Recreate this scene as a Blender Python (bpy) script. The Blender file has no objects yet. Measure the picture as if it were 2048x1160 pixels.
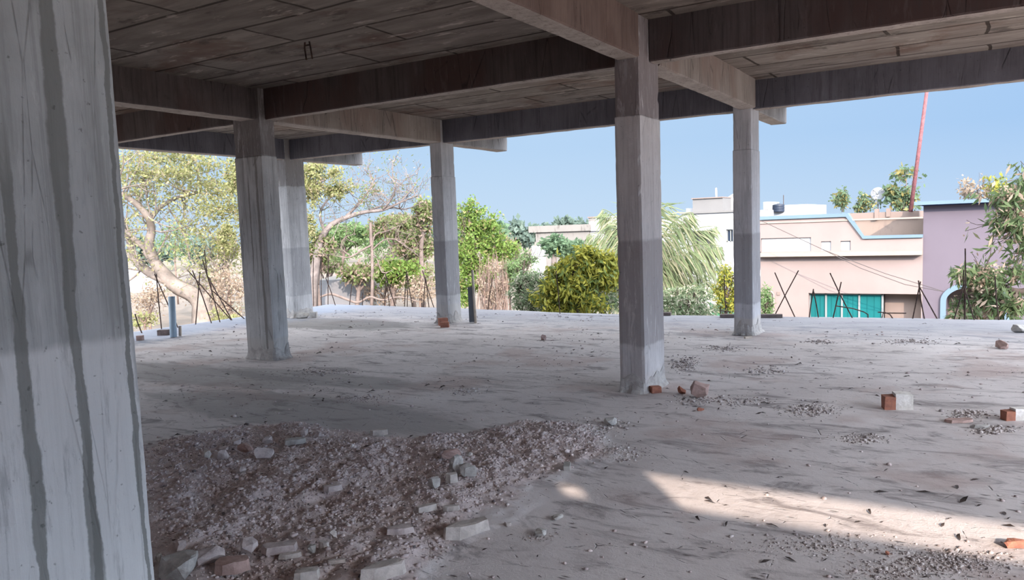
import bpy, bmesh, math, random
import numpy as np
from mathutils import Vector, Matrix, noise as mnoise

C = bpy.context.scene.collection
RNG = np.random.default_rng(7)
random.seed(7)
PI = math.pi

# ------------------------------------------------------------------ camera
YAW, PIT, ROL, F, CY, EYE = -0.5496, 0.0956, -0.0364, 1571.3, 609.4, 1.5
def basis():
    f = Vector((math.sin(YAW)*math.cos(PIT), math.cos(YAW)*math.cos(PIT), -math.sin(PIT)))
    r0 = Vector((math.cos(YAW), -math.sin(YAW), 0)); u0 = r0.cross(f)
    r = r0*math.cos(ROL)+u0*math.sin(ROL); u = -r0*math.sin(ROL)+u0*math.cos(ROL)
    return r, u, f
RV, UV, FV = basis()
CAM = Vector((0, 0, EYE))
cam = bpy.data.cameras.new('camera'); camo = bpy.data.objects.new('camera', cam); C.objects.link(camo)
M = Matrix((RV, UV, -FV)).transposed().to_4x4(); M.translation = CAM; camo.matrix_world = M
cam.sensor_width = 36; cam.lens = F/2048*36; cam.shift_y = (CY-580)/2048
cam.clip_end = 1500; cam.clip_start = .05
bpy.context.scene.camera = camo
def ray(x, y): return FV + RV*((x-1024)/F) - UV*((y-CY)/F)
def PD(x, y, d): return CAM + ray(x, y)*d                     # at a distance along the view axis
def PZ(x, y, z=0.): r = ray(x, y); return CAM + r*((z-EYE)/r.z)   # on a level plane
def PY(x, y, Y): r = ray(x, y); return CAM + r*(Y/r.y)
def PX(x, y, X): r = ray(x, y); return CAM + r*(X/r.x)
def depth(p): return (Vector(p)-CAM).dot(FV)

# ------------------------------------------------------------------ object helpers
def tag(o, label=None, cat=None, group=None, kind=None):
    if label: o['label'] = label
    if cat: o['category'] = cat
    if group: o['group'] = group
    if kind: o['kind'] = kind
    return o
def empty(name, loc=(0, 0, 0), label=None, cat=None, group=None, rz=0):
    o = bpy.data.objects.new(name, None); C.objects.link(o); o.location = loc; o.rotation_euler[2] = rz
    o.empty_display_size = .1
    return tag(o, label, cat, group)
def link_mesh(name, me, mat, parent=None, loc=None):
    o = bpy.data.objects.new(name, me); C.objects.link(o)
    for m in (mat if isinstance(mat, (list, tuple)) else [mat]): me.materials.append(m)
    if parent: o.parent = parent
    if loc is not None: o.location = loc
    return o
class MB:
    """collects shapes into one mesh"""
    def __init__(s): s.v = []; s.f = []; s.m = []
    def add(s, vs, fs, mi=0):
        b = len(s.v); s.v += [tuple(v) for v in vs]; s.f += [tuple(b+i for i in f) for f in fs]; s.m += [mi]*len(fs); return s
    def box(s, x0, x1, y0, y1, z0, z1, mi=0):
        v = [(x, y, z) for z in (z0, z1) for y in (y0, y1) for x in (x0, x1)]
        return s.add(v, [(0, 2, 3, 1), (4, 5, 7, 6), (0, 1, 5, 4), (2, 6, 7, 3), (0, 4, 6, 2), (1, 3, 7, 5)], mi)
    def obox(s, c, sx, sy, sz, rot=None, mi=0):
        R = rot or Matrix.Identity(3); c = Vector(c)
        v = [c + R @ Vector((x*sx/2, y*sy/2, z*sz/2)) for z in (-1, 1) for y in (-1, 1) for x in (-1, 1)]
        return s.add(v, [(0, 2, 3, 1), (4, 5, 7, 6), (0, 1, 5, 4), (2, 6, 7, 3), (0, 4, 6, 2), (1, 3, 7, 5)], mi)
    def tube(s, pts, rad, n=6, cap=True, mi=0):
        pts = [Vector(p) for p in pts]; k = len(pts)
        if not hasattr(rad, '__len__'): rad = [rad]*k
        b = len(s.v); prev = None
        for i, p in enumerate(pts):
            t = (pts[min(i+1, k-1)]-pts[max(i-1, 0)]); t = t.normalized() if t.length > 1e-9 else Vector((0, 0, 1))
            if prev is None:
                a = Vector((1, 0, 0)) if abs(t.x) < .8 else Vector((0, 1, 0)); a = (a - t*a.dot(t)).normalized()
            else:
                a = prev - t*prev.dot(t); a = a.normalized() if a.length > 1e-6 else t.orthogonal().normalized()
            prev = a; c = t.cross(a)
            for j in range(n):
                th = 2*PI*j/n; s.v.append(tuple(p + (a*math.cos(th)+c*math.sin(th))*rad[i]))
        for i in range(k-1):
            for j in range(n):
                s.f.append((b+i*n+j, b+i*n+(j+1) % n, b+(i+1)*n+(j+1) % n, b+(i+1)*n+j)); s.m.append(mi)
        if cap:
            s.f.append(tuple(b+j for j in reversed(range(n)))); s.f.append(tuple(b+(k-1)*n+j for j in range(n))); s.m += [mi, mi]
        return s
    def prism(s, poly, y0, y1, mi=0):
        """poly in x,z extruded along y"""
        n = len(poly)
        v = [(x, y0, z) for x, z in poly] + [(x, y1, z) for x, z in poly]
        fs = [tuple(range(n)), tuple(range(2*n-1, n-1, -1))] + [(i, i+n, (i+1) % n+n, (i+1) % n) for i in range(n)]
        return s.add(v, fs, mi)
    def mesh(s, name, smooth=False, origin=None):
        me = bpy.data.meshes.new(name)
        v = s.v
        if origin is not None: v = [(a-origin[0], b-origin[1], c-origin[2]) for a, b, c in v]
        me.from_pydata(v, [], s.f); me.polygons.foreach_set('material_index', s.m)
        if smooth: me.polygons.foreach_set('use_smooth', [True]*len(s.f))
        bm = bmesh.new(); bm.from_mesh(me); bmesh.ops.recalc_face_normals(bm, faces=bm.faces); bm.to_mesh(me); bm.free()
        me.update(); return me
    def build(s, name, mat, parent=None, origin=None, smooth=False):
        o = link_mesh(name, s.mesh(name, smooth, origin), mat, parent, origin)
        return o
def np_mesh(name, v, f):
    """v (n,3), f (m,k) arrays"""
    me = bpy.data.meshes.new(name); k = f.shape[1]
    me.vertices.add(len(v)); me.vertices.foreach_set('co', v.astype(np.float32).ravel())
    me.loops.add(f.size); me.loops.foreach_set('vertex_index', f.astype(np.int32).ravel())
    me.polygons.add(len(f)); me.polygons.foreach_set('loop_start', np.arange(0, f.size, k, dtype=np.int32))
    me.polygons.foreach_set('loop_total', np.full(len(f), k, dtype=np.int32))
    me.update(calc_edges=True); me.validate(); return me

# ------------------------------------------------------------------ node helpers
class NT:
    def __init__(s, name):
        s.mat = bpy.data.materials.new(name); s.mat.use_nodes = True; s.t = s.mat.node_tree
        s.t.nodes.clear(); s.out = s.n('ShaderNodeOutputMaterial')
        s.tc = s.n('ShaderNodeTexCoord')
    def n(s, typ, **kw):
        x = s.t.nodes.new(typ)
        for k, v in kw.items(): setattr(x, k, v)
        return x
    def set(s, sock, v):
        if isinstance(v, bpy.types.NodeSocket): s.t.links.new(v, sock)
        elif isinstance(v, (tuple, list)) and sock.type == 'RGBA': sock.default_value = (*v[:3], 1)
        else: sock.default_value = v
    def mapv(s, scale=(1, 1, 1), loc=(0, 0, 0), src='Object'):
        m = s.n('ShaderNodeMapping'); s.t.links.new(s.tc.outputs[src] if isinstance(src, str) else src, m.inputs[0])
        m.inputs['Scale'].default_value = scale; m.inputs['Location'].default_value = loc; return m.outputs[0]
    def noise(s, vec, scale=5, detail=4, rough=.6, dist=0):
        x = s.n('ShaderNodeTexNoise'); s.set(x.inputs['Vector'], vec); x.inputs['Scale'].default_value = scale
        x.inputs['Detail'].default_value = detail; x.inputs['Roughness'].default_value = rough; x.inputs['Distortion'].default_value = dist
        return x.outputs['Fac']
    def voro(s, vec, scale=5, feature='F1', out='Distance', rand=1.):
        x = s.n('ShaderNodeTexVoronoi', feature=feature); s.set(x.inputs['Vector'], vec); x.inputs['Scale'].default_value = scale
        x.inputs['Randomness'].default_value = rand
        return x.outputs[out]
    def rng(s, v, a, b, c=0., d=1., smooth=True):
        x = s.n('ShaderNodeMapRange', interpolation_type='SMOOTHSTEP' if smooth else 'LINEAR')
        s.set(x.inputs[0], v); x.inputs[1].default_value = a; x.inputs[2].default_value = b; x.inputs[3].default_value = c; x.inputs[4].default_value = d
        return x.outputs[0]
    def m(s, op, a, b=0., c=None):
        x = s.n('ShaderNodeMath', operation=op); s.set(x.inputs[0], a); s.set(x.inputs[1], b)
        if c is not None: s.set(x.inputs[2], c)
        return x.outputs[0]
    def mix(s, fac, a, b, mode='MIX'):
        x = s.n('ShaderNodeMix', data_type='RGBA', blend_type=mode); s.set(x.inputs[0], fac); s.set(x.inputs[6], a); s.set(x.inputs[7], b)
        return x.outputs[2]
    def sep(s, src='Object'):
        x = s.n('ShaderNodeSeparateXYZ'); s.t.links.new(s.tc.outputs[src] if isinstance(src, str) else src, x.inputs[0]); return x.outputs
    def done(s, col, rough=.85, bump=None, bstr=.3, bdist=.01, spec=.3, metal=0., trans=None):
        p = s.n('ShaderNodeBsdfPrincipled'); s.set(p.inputs['Base Color'], col); s.set(p.inputs['Roughness'], rough)
        p.inputs['Specular IOR Level'].default_value = spec; p.inputs['Metallic'].default_value = metal
        if bump is not None:
            b = s.n('ShaderNodeBump'); b.inputs['Strength'].default_value = bstr; b.inputs['Distance'].default_value = bdist
            s.set(b.inputs['Height'], bump); s.t.links.new(b.outputs[0], p.inputs['Normal'])
        o = p.outputs[0]
        if trans is not None:
            t = s.n('ShaderNodeBsdfTranslucent'); s.set(t.inputs[0], trans)
            x = s.n('ShaderNodeMixShader'); x.inputs[0].default_value = .45
            s.t.links.new(o, x.inputs[1]); s.t.links.new(t.outputs[0], x.inputs[2]); o = x.outputs[0]
        s.t.links.new(o, s.out.inputs[0]); return s.mat
def plain(name, col, rough=.8, var=.12, scale=4., spec=.3, metal=0., bump=.15, bdist=.004):
    t = NT(name); v = t.mapv(); n = t.noise(v, scale, 6, .65)
    c = t.mix(t.rng(n, .3, .7), [x*(1-var) for x in col], [min(1, x*(1+var)) for x in col])
    return t.done(c, rough, n, bump, bdist, spec, metal)

def concrete(name, light, dark, streak=.5, zjoint=None, zlow=None, low=(.6, .6, .6), base=None, drips=(), axis=1, warm=None):
    """cast concrete with vertical form-board and water streaks; object space with z up from the floor"""
    t = NT(name); o = t.sep()
    big = t.noise(t.mapv((1, 1, .6)), 2.2, 5, .6)
    st = t.noise(t.mapv((16, 16, .55)), 1, 5, .65, .3)
    fine = t.noise(t.mapv((1, 1, 1)), 45, 5, .7)
    board = t.noise(t.mapv((60, 60, .35)), 1, 3, .6)
    c = t.mix(t.rng(big, .3, .72), light, [(a+b)/2 for a, b in zip(light, dark)])
    c = t.mix(t.m('MULTIPLY', t.rng(st, .5, .68), streak), c, dark)
    c = t.mix(t.m('MULTIPLY', t.rng(board, .56, .66), .45*streak), c, [x*.6 for x in dark])
    if warm: c = t.mix(t.rng(t.noise(t.mapv((1, 1, .5), (5, 3, 1)), 1.3, 3), .45, .65), c, warm)
    # thin cracks
    cr = t.voro(t.mapv((7, 7, .8)), 1, 'DISTANCE_TO_EDGE', 'Distance')
    crm = t.m('MULTIPLY', t.rng(cr, .0, .02, 1, 0), t.rng(big, .45, .6))
    c = t.mix(t.m('MULTIPLY', crm, .6), c, [x*.35 for x in dark])
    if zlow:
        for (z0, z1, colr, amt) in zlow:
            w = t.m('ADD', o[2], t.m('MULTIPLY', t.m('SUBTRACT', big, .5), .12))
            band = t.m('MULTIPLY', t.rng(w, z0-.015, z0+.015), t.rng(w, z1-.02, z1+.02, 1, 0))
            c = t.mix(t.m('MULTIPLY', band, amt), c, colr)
    mot = t.noise(t.mapv((11, 11, 1.5), (3, 1, 4)), 1.5, 8, .75, .3)
    c = t.mix(t.rng(mot, .52, .66, 0, .55), c, [x*.62 for x in light])
    c = t.mix(t.rng(mot, .34, .46, .45, 0), c, [min(.85, x*1.22) for x in light])
    for (y0, w0, za, zb) in drips:
        wob = t.m('MULTIPLY', t.m('SUBTRACT', t.noise(t.mapv((1, 1, 1), (y0*9, 0, 0)), 2.0, 6, .7), .5), .06)
        wid = t.m('MULTIPLY', t.rng(t.noise(t.mapv((0, 0, 1), (0, y0*7, 0)), 1.8, 3), .25, .75, .45, 1.25), w0)
        dd = t.m('ABSOLUTE', t.m('SUBTRACT', t.m('ADD', o[axis], wob), y0))
        msk = t.rng(t.m('DIVIDE', dd, wid), .8, 1.15, 1, 0)
        msk = t.m('MULTIPLY', msk, t.m('MULTIPLY', t.rng(o[2], za-.2, za+.1), t.rng(o[2], zb-.1, zb+.2, 1, 0)))
        c = t.mix(t.m('MULTIPLY', msk, .82), c, dark)
    c = t.mix(t.rng(t.noise(t.mapv(), 28, 3), .66, .74, 0, .6), c, [x*.5 for x in dark])
    h = t.m('ADD', t.m('MULTIPLY', fine, .5), t.m('ADD', st, t.m('MULTIPLY', crm, -1.5)))
    return t.done(c, .9, h, .45, .008, .2)

# ------------------------------------------------------------------ materials
LT, DK = (.56, .545, .53), (.20, .19, .185)
MAT = {}
def soffit(name, a, b, scale=(1, 1, 1), red=(.22, .13, .10)):
    t = NT(name); v = t.mapv()
    n1 = t.noise(v, 1.1, 6, .65, .4); n2 = t.noise(t.mapv((1.2, 6, 1)), 1.3, 5, .6); n3 = t.noise(v, 30, 4, .7)
    c = t.mix(t.rng(n2, .3, .7), a, b)
    c = t.mix(t.rng(n1, .5, .68, 0, .75), c, red)
    wv = t.n('ShaderNodeTexNoise'); t.set(wv.inputs['Vector'], v); wv.inputs['Scale'].default_value = .9; wv.inputs['Detail'].default_value = 5
    off = t.n('ShaderNodeVectorMath', operation='MULTIPLY_ADD'); t.set(off.inputs[0], wv.outputs['Color']); off.inputs[1].default_value = (.16, .10, 0); t.set(off.inputs[2], v)
    br = t.n('ShaderNodeTexBrick'); t.set(br.inputs['Vector'], off.outputs[0]); br.offset = .37; br.squash = 1
    br.inputs['Scale'].default_value = 1; br.inputs['Mortar Size'].default_value = .022; br.inputs['Mortar Smooth'].default_value = .5
    br.inputs['Brick Width'].default_value = 2.3; br.inputs['Row Height'].default_value = .60
    br.inputs['Color1'].default_value = (.9, .9, .9, 1); br.inputs['Color2'].default_value = (.62, .62, .62, 1); br.inputs['Mortar'].default_value = (.12, .1, .09, 1)
    c = t.mix(.9, c, br.outputs['Color'], 'MULTIPLY')
    c = t.mix(t.rng(t.noise(t.mapv((1.2, 2.2, 1), (8, 2, 0)), 1.4, 7, .72), .56, .64, 0, .7), c, [x*.35 for x in b])
    c = t.mix(t.rng(t.noise(t.mapv((1.5, 5, 1), (2, 7, 0)), 1.6, 6, .7), .58, .68, 0, .6), c, [min(1, x*1.45) for x in a])
    h = t.m('ADD', t.m('MULTIPLY', br.outputs['Fac'], -1.2), t.m('ADD', n2, t.m('MULTIPLY', n3, .3)))
    return t.done(c, .92, h, .6, .012, .15)
MAT['soffit'] = soffit('soffit_concrete', (.33, .285, .245), (.215, .175, .15), red=(.17, .10, .075))
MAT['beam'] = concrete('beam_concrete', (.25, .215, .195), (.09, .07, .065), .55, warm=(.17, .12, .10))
MAT['beam_row'] = concrete('shaded_row_beam_concrete', (.115, .095, .092), (.045, .035, .034), .5, warm=(.085, .055, .05))  # shade on the row beams put into a darker copy of the concrete
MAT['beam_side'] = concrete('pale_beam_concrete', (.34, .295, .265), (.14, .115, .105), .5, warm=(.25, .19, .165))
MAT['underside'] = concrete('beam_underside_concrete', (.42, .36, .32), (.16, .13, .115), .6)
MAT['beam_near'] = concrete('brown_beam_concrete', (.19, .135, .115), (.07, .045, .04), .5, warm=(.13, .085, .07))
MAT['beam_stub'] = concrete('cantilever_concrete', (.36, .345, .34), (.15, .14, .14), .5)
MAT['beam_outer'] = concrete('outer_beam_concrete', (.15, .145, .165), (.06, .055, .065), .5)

def floor_material():
    t = NT('floor_screed'); v = t.mapv(); o = t.sep()
    n1 = t.noise(v, .55, 6, .62, .5); n2 = t.noise(t.mapv((1.6, 4.5, 1)), 1, 6, .68, .8); n3 = t.noise(v, 9, 6, .7); n4 = t.noise(v, 60, 4, .75)
    c = t.mix(t.rng(n1, .3, .7), (.69, .64, .625), (.56, .51, .495))
    c = t.mix(t.rng(n2, .50, .66, 0, .85), c, (.27, .24, .235))
    c = t.mix(t.rng(n3, .60, .74, 0, .55), c, (.24, .22, .21))
    c = t.mix(t.rng(n3, .28, .40, .5, 0), c, (.68, .66, .66))
    c = t.mix(t.rng(t.noise(t.mapv((1, 1, 1), (3, 9, 0)), .8, 4, .6), .52, .66, 0, .55), c, (.45, .34, .31))
    # thin leaf-like scratches and cracks
    cr = t.voro(t.mapv((1.3, 2.6, 1)), 1.7, 'DISTANCE_TO_EDGE')
    crm = t.m('MULTIPLY', t.rng(cr, 0, .012, 1, 0), t.rng(n3, .5, .6))
    c = t.mix(t.m('MULTIPLY', crm, .7), c, (.12, .105, .10))
    # scuffed dark flakes
    fl = t.voro(t.mapv((5, 16, 1), (0, 0, 0)), 1.4)
    flm = t.m('MULTIPLY', t.rng(t.m('ADD', fl, t.m('MULTIPLY', n3, .25)), .16, .36, 1, 0), t.rng(t.noise(t.mapv((1, 1.4, 1), (7, 2, 0)), 1.6, 5, .7), .5, .58))
    c = t.mix(t.m('MULTIPLY', flm, .9), c, (.12, .10, .095))
    # damp patches with a shape of their own
    for (x, y, rx, ry, a) in ((-10.0, 9.9, 2.2, .75, .75), (-8.2, 5.6, 2.6, .5, .5), (-5.2, 4.8, 2.0, .55, .5), (-6.2, 6.0, 1.6, .35, .5)):
        dx = t.m('DIVIDE', t.m('SUBTRACT', o[0], x), rx); dy = t.m('DIVIDE', t.m('SUBTRACT', o[1], y), ry)
        d = t.m('SQRT', t.m('ADD', t.m('MULTIPLY', dx, dx), t.m('MULTIPLY', dy, dy)))
        d = t.m('ADD', d, t.m('MULTIPLY', t.m('SUBTRACT', n2, .5), 1.6))
        c = t.mix(t.rng(d, .75, 1.05, a, 0), c, (.20, .19, .18))
    # darker bluish strips on the outer edges: sky tint and dimming put in colour
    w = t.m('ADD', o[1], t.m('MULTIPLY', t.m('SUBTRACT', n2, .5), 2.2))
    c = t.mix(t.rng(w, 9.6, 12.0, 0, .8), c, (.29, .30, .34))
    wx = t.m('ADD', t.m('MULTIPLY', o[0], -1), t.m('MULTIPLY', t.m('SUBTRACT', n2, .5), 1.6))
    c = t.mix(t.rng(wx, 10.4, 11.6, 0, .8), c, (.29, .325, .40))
    # soil around the rubble heap
    d = t.n('ShaderNodeAttribute', attribute_name='heap'); 
    hp = t.rng(t.m('ADD', d.outputs['Fac'], t.m('MULTIPLY', t.m('SUBTRACT', n3, .5), .5)), .22, .55)
    soil = t.mix(t.rng(n3, .35, .65), (.68, .58, .555), (.50, .425, .405))
    soil = t.mix(t.rng(n4, .55, .7, 0, .6), soil, (.15, .115, .11))
    c = t.mix(hp, c, soil)
    h = t.m('ADD', t.m('MULTIPLY', n4, .35), t.m('ADD', n3, t.m('SUBTRACT', t.m('MULTIPLY', crm, -1), flm)))
    return t.done(c, .93, h, .55, .014, .15)
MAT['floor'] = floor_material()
def chunk(name, a, b, sc=14):
    t = NT(name); v = t.mapv(); n = t.noise(v, sc, 6, .7); n2 = t.noise(v, sc*5, 3, .7)
    c = t.mix(t.rng(n, .35, .65), a, b)
    return t.done(c, .93, t.m('ADD', n, t.m('MULTIPLY', n2, .4)), .6, .01, .15)
MAT['stone'] = chunk('rubble_stone', (.60, .52, .49), (.42, .35, .33))
MAT['pale'] = chunk('pale_mortar', (.56, .505, .46), (.41, .365, .33))
MAT['greymortar'] = chunk('grey_mortar', (.50, .475, .44), (.34, .315, .29))
MAT['collar'] = chunk('collar_mortar', (.50, .47, .44), (.36, .33, .31))
MAT['brick'] = chunk('red_brick', (.40, .17, .11), (.29, .13, .095), 20)
MAT['redstone'] = chunk('reddish_stone', (.48, .335, .295), (.34, .235, .205), 12)
MAT['plaster'] = chunk('white_plaster', (.82, .78, .73), (.62, .57, .51), 16)
MAT['darkbrick'] = chunk('dark_brick', (.16, .12, .11), (.09, .07, .065), 20)
def gravel_mat():
    t = NT('gravel'); g = t.n('ShaderNodeNewGeometry'); r = g.outputs['Random Per Island']
    c = t.mix(t.rng(r, 0, 1, 0, 1, False), (.40, .33, .32), (.64, .545, .52))
    c = t.mix(t.rng(r, .985, .992), c, (.66, .6, .57))
    c = t.mix(t.rng(r, .0, .06, 1, 0), c, (.12, .10, .10))
    return t.done(c, .93, t.noise(t.mapv(), 60, 3), .4, .004, .15)
MAT['gravel'] = gravel_mat()
MAT['litter'] = chunk('dark_flake', (.11, .088, .08), (.055, .043, .04), 9)
def grit_mat():
    t = NT('grit'); g = t.n('ShaderNodeNewGeometry'); r = g.outputs['Random Per Island']
    return t.done(t.mix(t.rng(r, 0, 1, 0, 1, False), (.24, .20, .19), (.60, .54, .52)), .93)
MAT['grit'] = grit_mat()
def rust(name, a, b):
    t = NT(name); n = t.noise(t.mapv(), 12, 4, .6); return t.done(t.mix(t.rng(n, .4, .6), a, b), .85, n, .3, .002, .3, .3)
MAT['rebar'] = rust('rusty_steel', (.10, .065, .05), (.045, .03, .028))
MAT['ironpole'] = rust('red_iron', (.19, .075, .08), (.13, .055, .06))
MAT['pvc'] = plain('blue_grey_pvc', (.33, .43, .52), .45, .06, 3, .5)
MAT['greypipe'] = plain('grey_pipe', (.13, .14, .155), .5, .1, 3, .4)
MAT['wood'] = plain('pale_wood', (.52, .44, .36), .8, .15, 8)
MAT['batten'] = plain('grey_batten', (.36, .34, .31), .85, .15, 12)
MAT['plank'] = plain('dark_plank', (.16, .125, .115), .85, .2, 8)
# outside paints: the sunlit outdoors is far brighter than the shade under the slab
def paint(name, col, var=.05, stain=None, sc=.7, rough=.85):
    t = NT(name); v = t.mapv(); n = t.noise(v, sc, 6, .6)
    c = t.mix(t.rng(n, .3, .7), [x*(1-var) for x in col], [x*(1+var) for x in col])
    if stain:
        s = t.noise(t.mapv((1.6, 1.6, .5)), 1.1, 7, .72, .4)
        c = t.mix(t.rng(s, .52, .64, 0, .85), c, stain)
    return t.done(c, rough, t.noise(v, 20, 3), .1, .005, .2)
MAT['peach'] = paint('peach_paint', (0.186, 0.148, 0.138))
MAT['peachdirty'] = paint('stained_peach_paint', (0.180, 0.140, 0.118), .06, (0.133, 0.105, 0.093))
MAT['cream'] = paint('cream_trim', (0.223, 0.183, 0.155))
MAT['lavender'] = paint('lavender_paint', (0.091, 0.077, 0.094), .03)
MAT['blueedge'] = paint('pale_blue_trim', (0.093, 0.136, 0.174))
MAT['deepblue'] = paint('deep_blue_trim', (0.019, 0.031, 0.087))
MAT['white'] = paint('white_paint', (0.279, 0.279, 0.285), .03)
MAT['oldwhite'] = paint('stained_white_paint', (0.152, 0.143, 0.132), .06, (0.065, 0.055, 0.049), .5)
MAT['offwhite'] = paint('grey_white_paint', (0.130, 0.127, 0.124))
MAT['teal'] = paint('teal_shutter', (0.003, 0.084, 0.087), .08)
MAT['frame'] = paint('window_frame_white', (0.155, 0.167, 0.167))
MAT['recess'] = paint('beige_recess', (0.161, 0.124, 0.108))
MAT['glass'] = plain('dark_window_glass', (0.019, 0.028, 0.050), .15, .05, 2, .5)
MAT['tank'] = plain('navy_tank', (0.011, 0.017, 0.031), .5, .1, 2)
MAT['dish'] = plain('grey_dish', (0.186, 0.192, 0.205), .5, .05, 2)
MAT['cable'] = plain('dark_cable', (0.050, 0.043, 0.043), .6, .05, 2)
MAT['tarp'] = plain('green_tarpaulin', (0.019, 0.093, 0.043), .6, .2, 3)
MAT['basin'] = paint('grey_cement_basin', (0.136, 0.136, 0.143), .08)
MAT['basintop'] = paint('pale_cement', (0.186, 0.177, 0.164), .08)
def ground_mat():
    t = NT('dry_earth'); v = t.mapv(); n = t.noise(v, .09, 6, .6); n2 = t.noise(v, .9, 6, .7)
    c = t.mix(t.rng(n2, .3, .7), (0.186, 0.161, 0.140), (0.149, 0.127, 0.108))
    c = t.mix(t.rng(n, .5, .62, 0, .8), c, (0.124, 0.127, 0.068))
    return t.done(c, .95, n2, .5, .1, .1)
MAT['ground'] = ground_mat()
def leafmat(name, a, b, c=None, pc=.2, tr=1.0):
    t = NT(name); g = t.n('ShaderNodeNewGeometry'); r = g.outputs['Random Per Island']
    col = t.mix(t.rng(r, 0, 1, 0, 1, False), a, b)
    if c: col = t.mix(t.rng(r, 1-pc-.03, 1-pc), col, c)
    return t.done(col, .6, None, spec=.25, trans=t.mix(.0, col, col))
MAT['leaf_pale'] = leafmat('pale_yellow_green_leaf', (0.166, 0.180, 0.071), (0.255, 0.248, 0.112), (0.282, 0.242, 0.146), .15)  # pale leaf colours also stand in for haze over the background trees
MAT['leaf_green'] = leafmat('fresh_green_leaf', (0.100, 0.167, 0.037), (0.164, 0.237, 0.051), (0.204, 0.186, 0.078), .12)
MAT['leaf_yellow'] = leafmat('yellow_green_mango_leaf', (0.189, 0.202, 0.037), (0.363, 0.321, 0.048), (0.096, 0.132, 0.037), .25)
MAT['leaf_mango'] = leafmat('mango_leaf', (0.051, 0.084, 0.037), (0.112, 0.146, 0.064), (0.269, 0.207, 0.160), .18)
MAT['leaf_dark'] = leafmat('grey_green_leaf', (0.080, 0.127, 0.062), (0.224, 0.262, 0.167), (0.395, 0.377, 0.301), .2)
MAT['leaf_mid'] = leafmat('mid_green_leaf', (0.091, 0.160, 0.057), (0.146, 0.207, 0.091))
MAT['leaf_acacia'] = leafmat('acacia_leaf', (0.112, 0.146, 0.051), (0.187, 0.215, 0.091), (0.269, 0.200, 0.160), .3)
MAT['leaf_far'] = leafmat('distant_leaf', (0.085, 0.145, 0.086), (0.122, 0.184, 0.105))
MAT['leaf_hill'] = leafmat('hazy_hill_leaf', (0.099, 0.144, 0.118), (0.127, 0.171, 0.139))  # distance haze put into the leaf colour
MAT['leaf_palm'] = leafmat('palm_leaflet', (0.107, 0.147, 0.071), (0.183, 0.206, 0.107), (0.240, 0.229, 0.147), .25)
MAT['leaf_dry'] = leafmat('dry_leaf', (0.242, 0.180, 0.133), (0.310, 0.248, 0.187))
MAT['leaf_pot'] = leafmat('terrace_plant_leaf', (0.091, 0.146, 0.084), (0.146, 0.200, 0.112), (0.255, 0.215, 0.078), .25)
MAT['bark_pale'] = plain('pale_bark', (0.146, 0.122, 0.105), .9, .3, 1.5, .1)
MAT['bark_pink'] = plain('dry_pinkish_wood', (0.113, 0.088, 0.077), .9, .2, 3, .1)
MAT['bark_grey'] = plain('grey_bark', (0.124, 0.104, 0.096), .9, .3, 2, .1)
MAT['bark_dark'] = plain('dark_bark', (0.045, 0.035, 0.030), .9, .3, 3, .1)
MAT['bark_dry'] = plain('dried_vine', (0.135, 0.096, 0.079), .9, .3, 5, .1)

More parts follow.
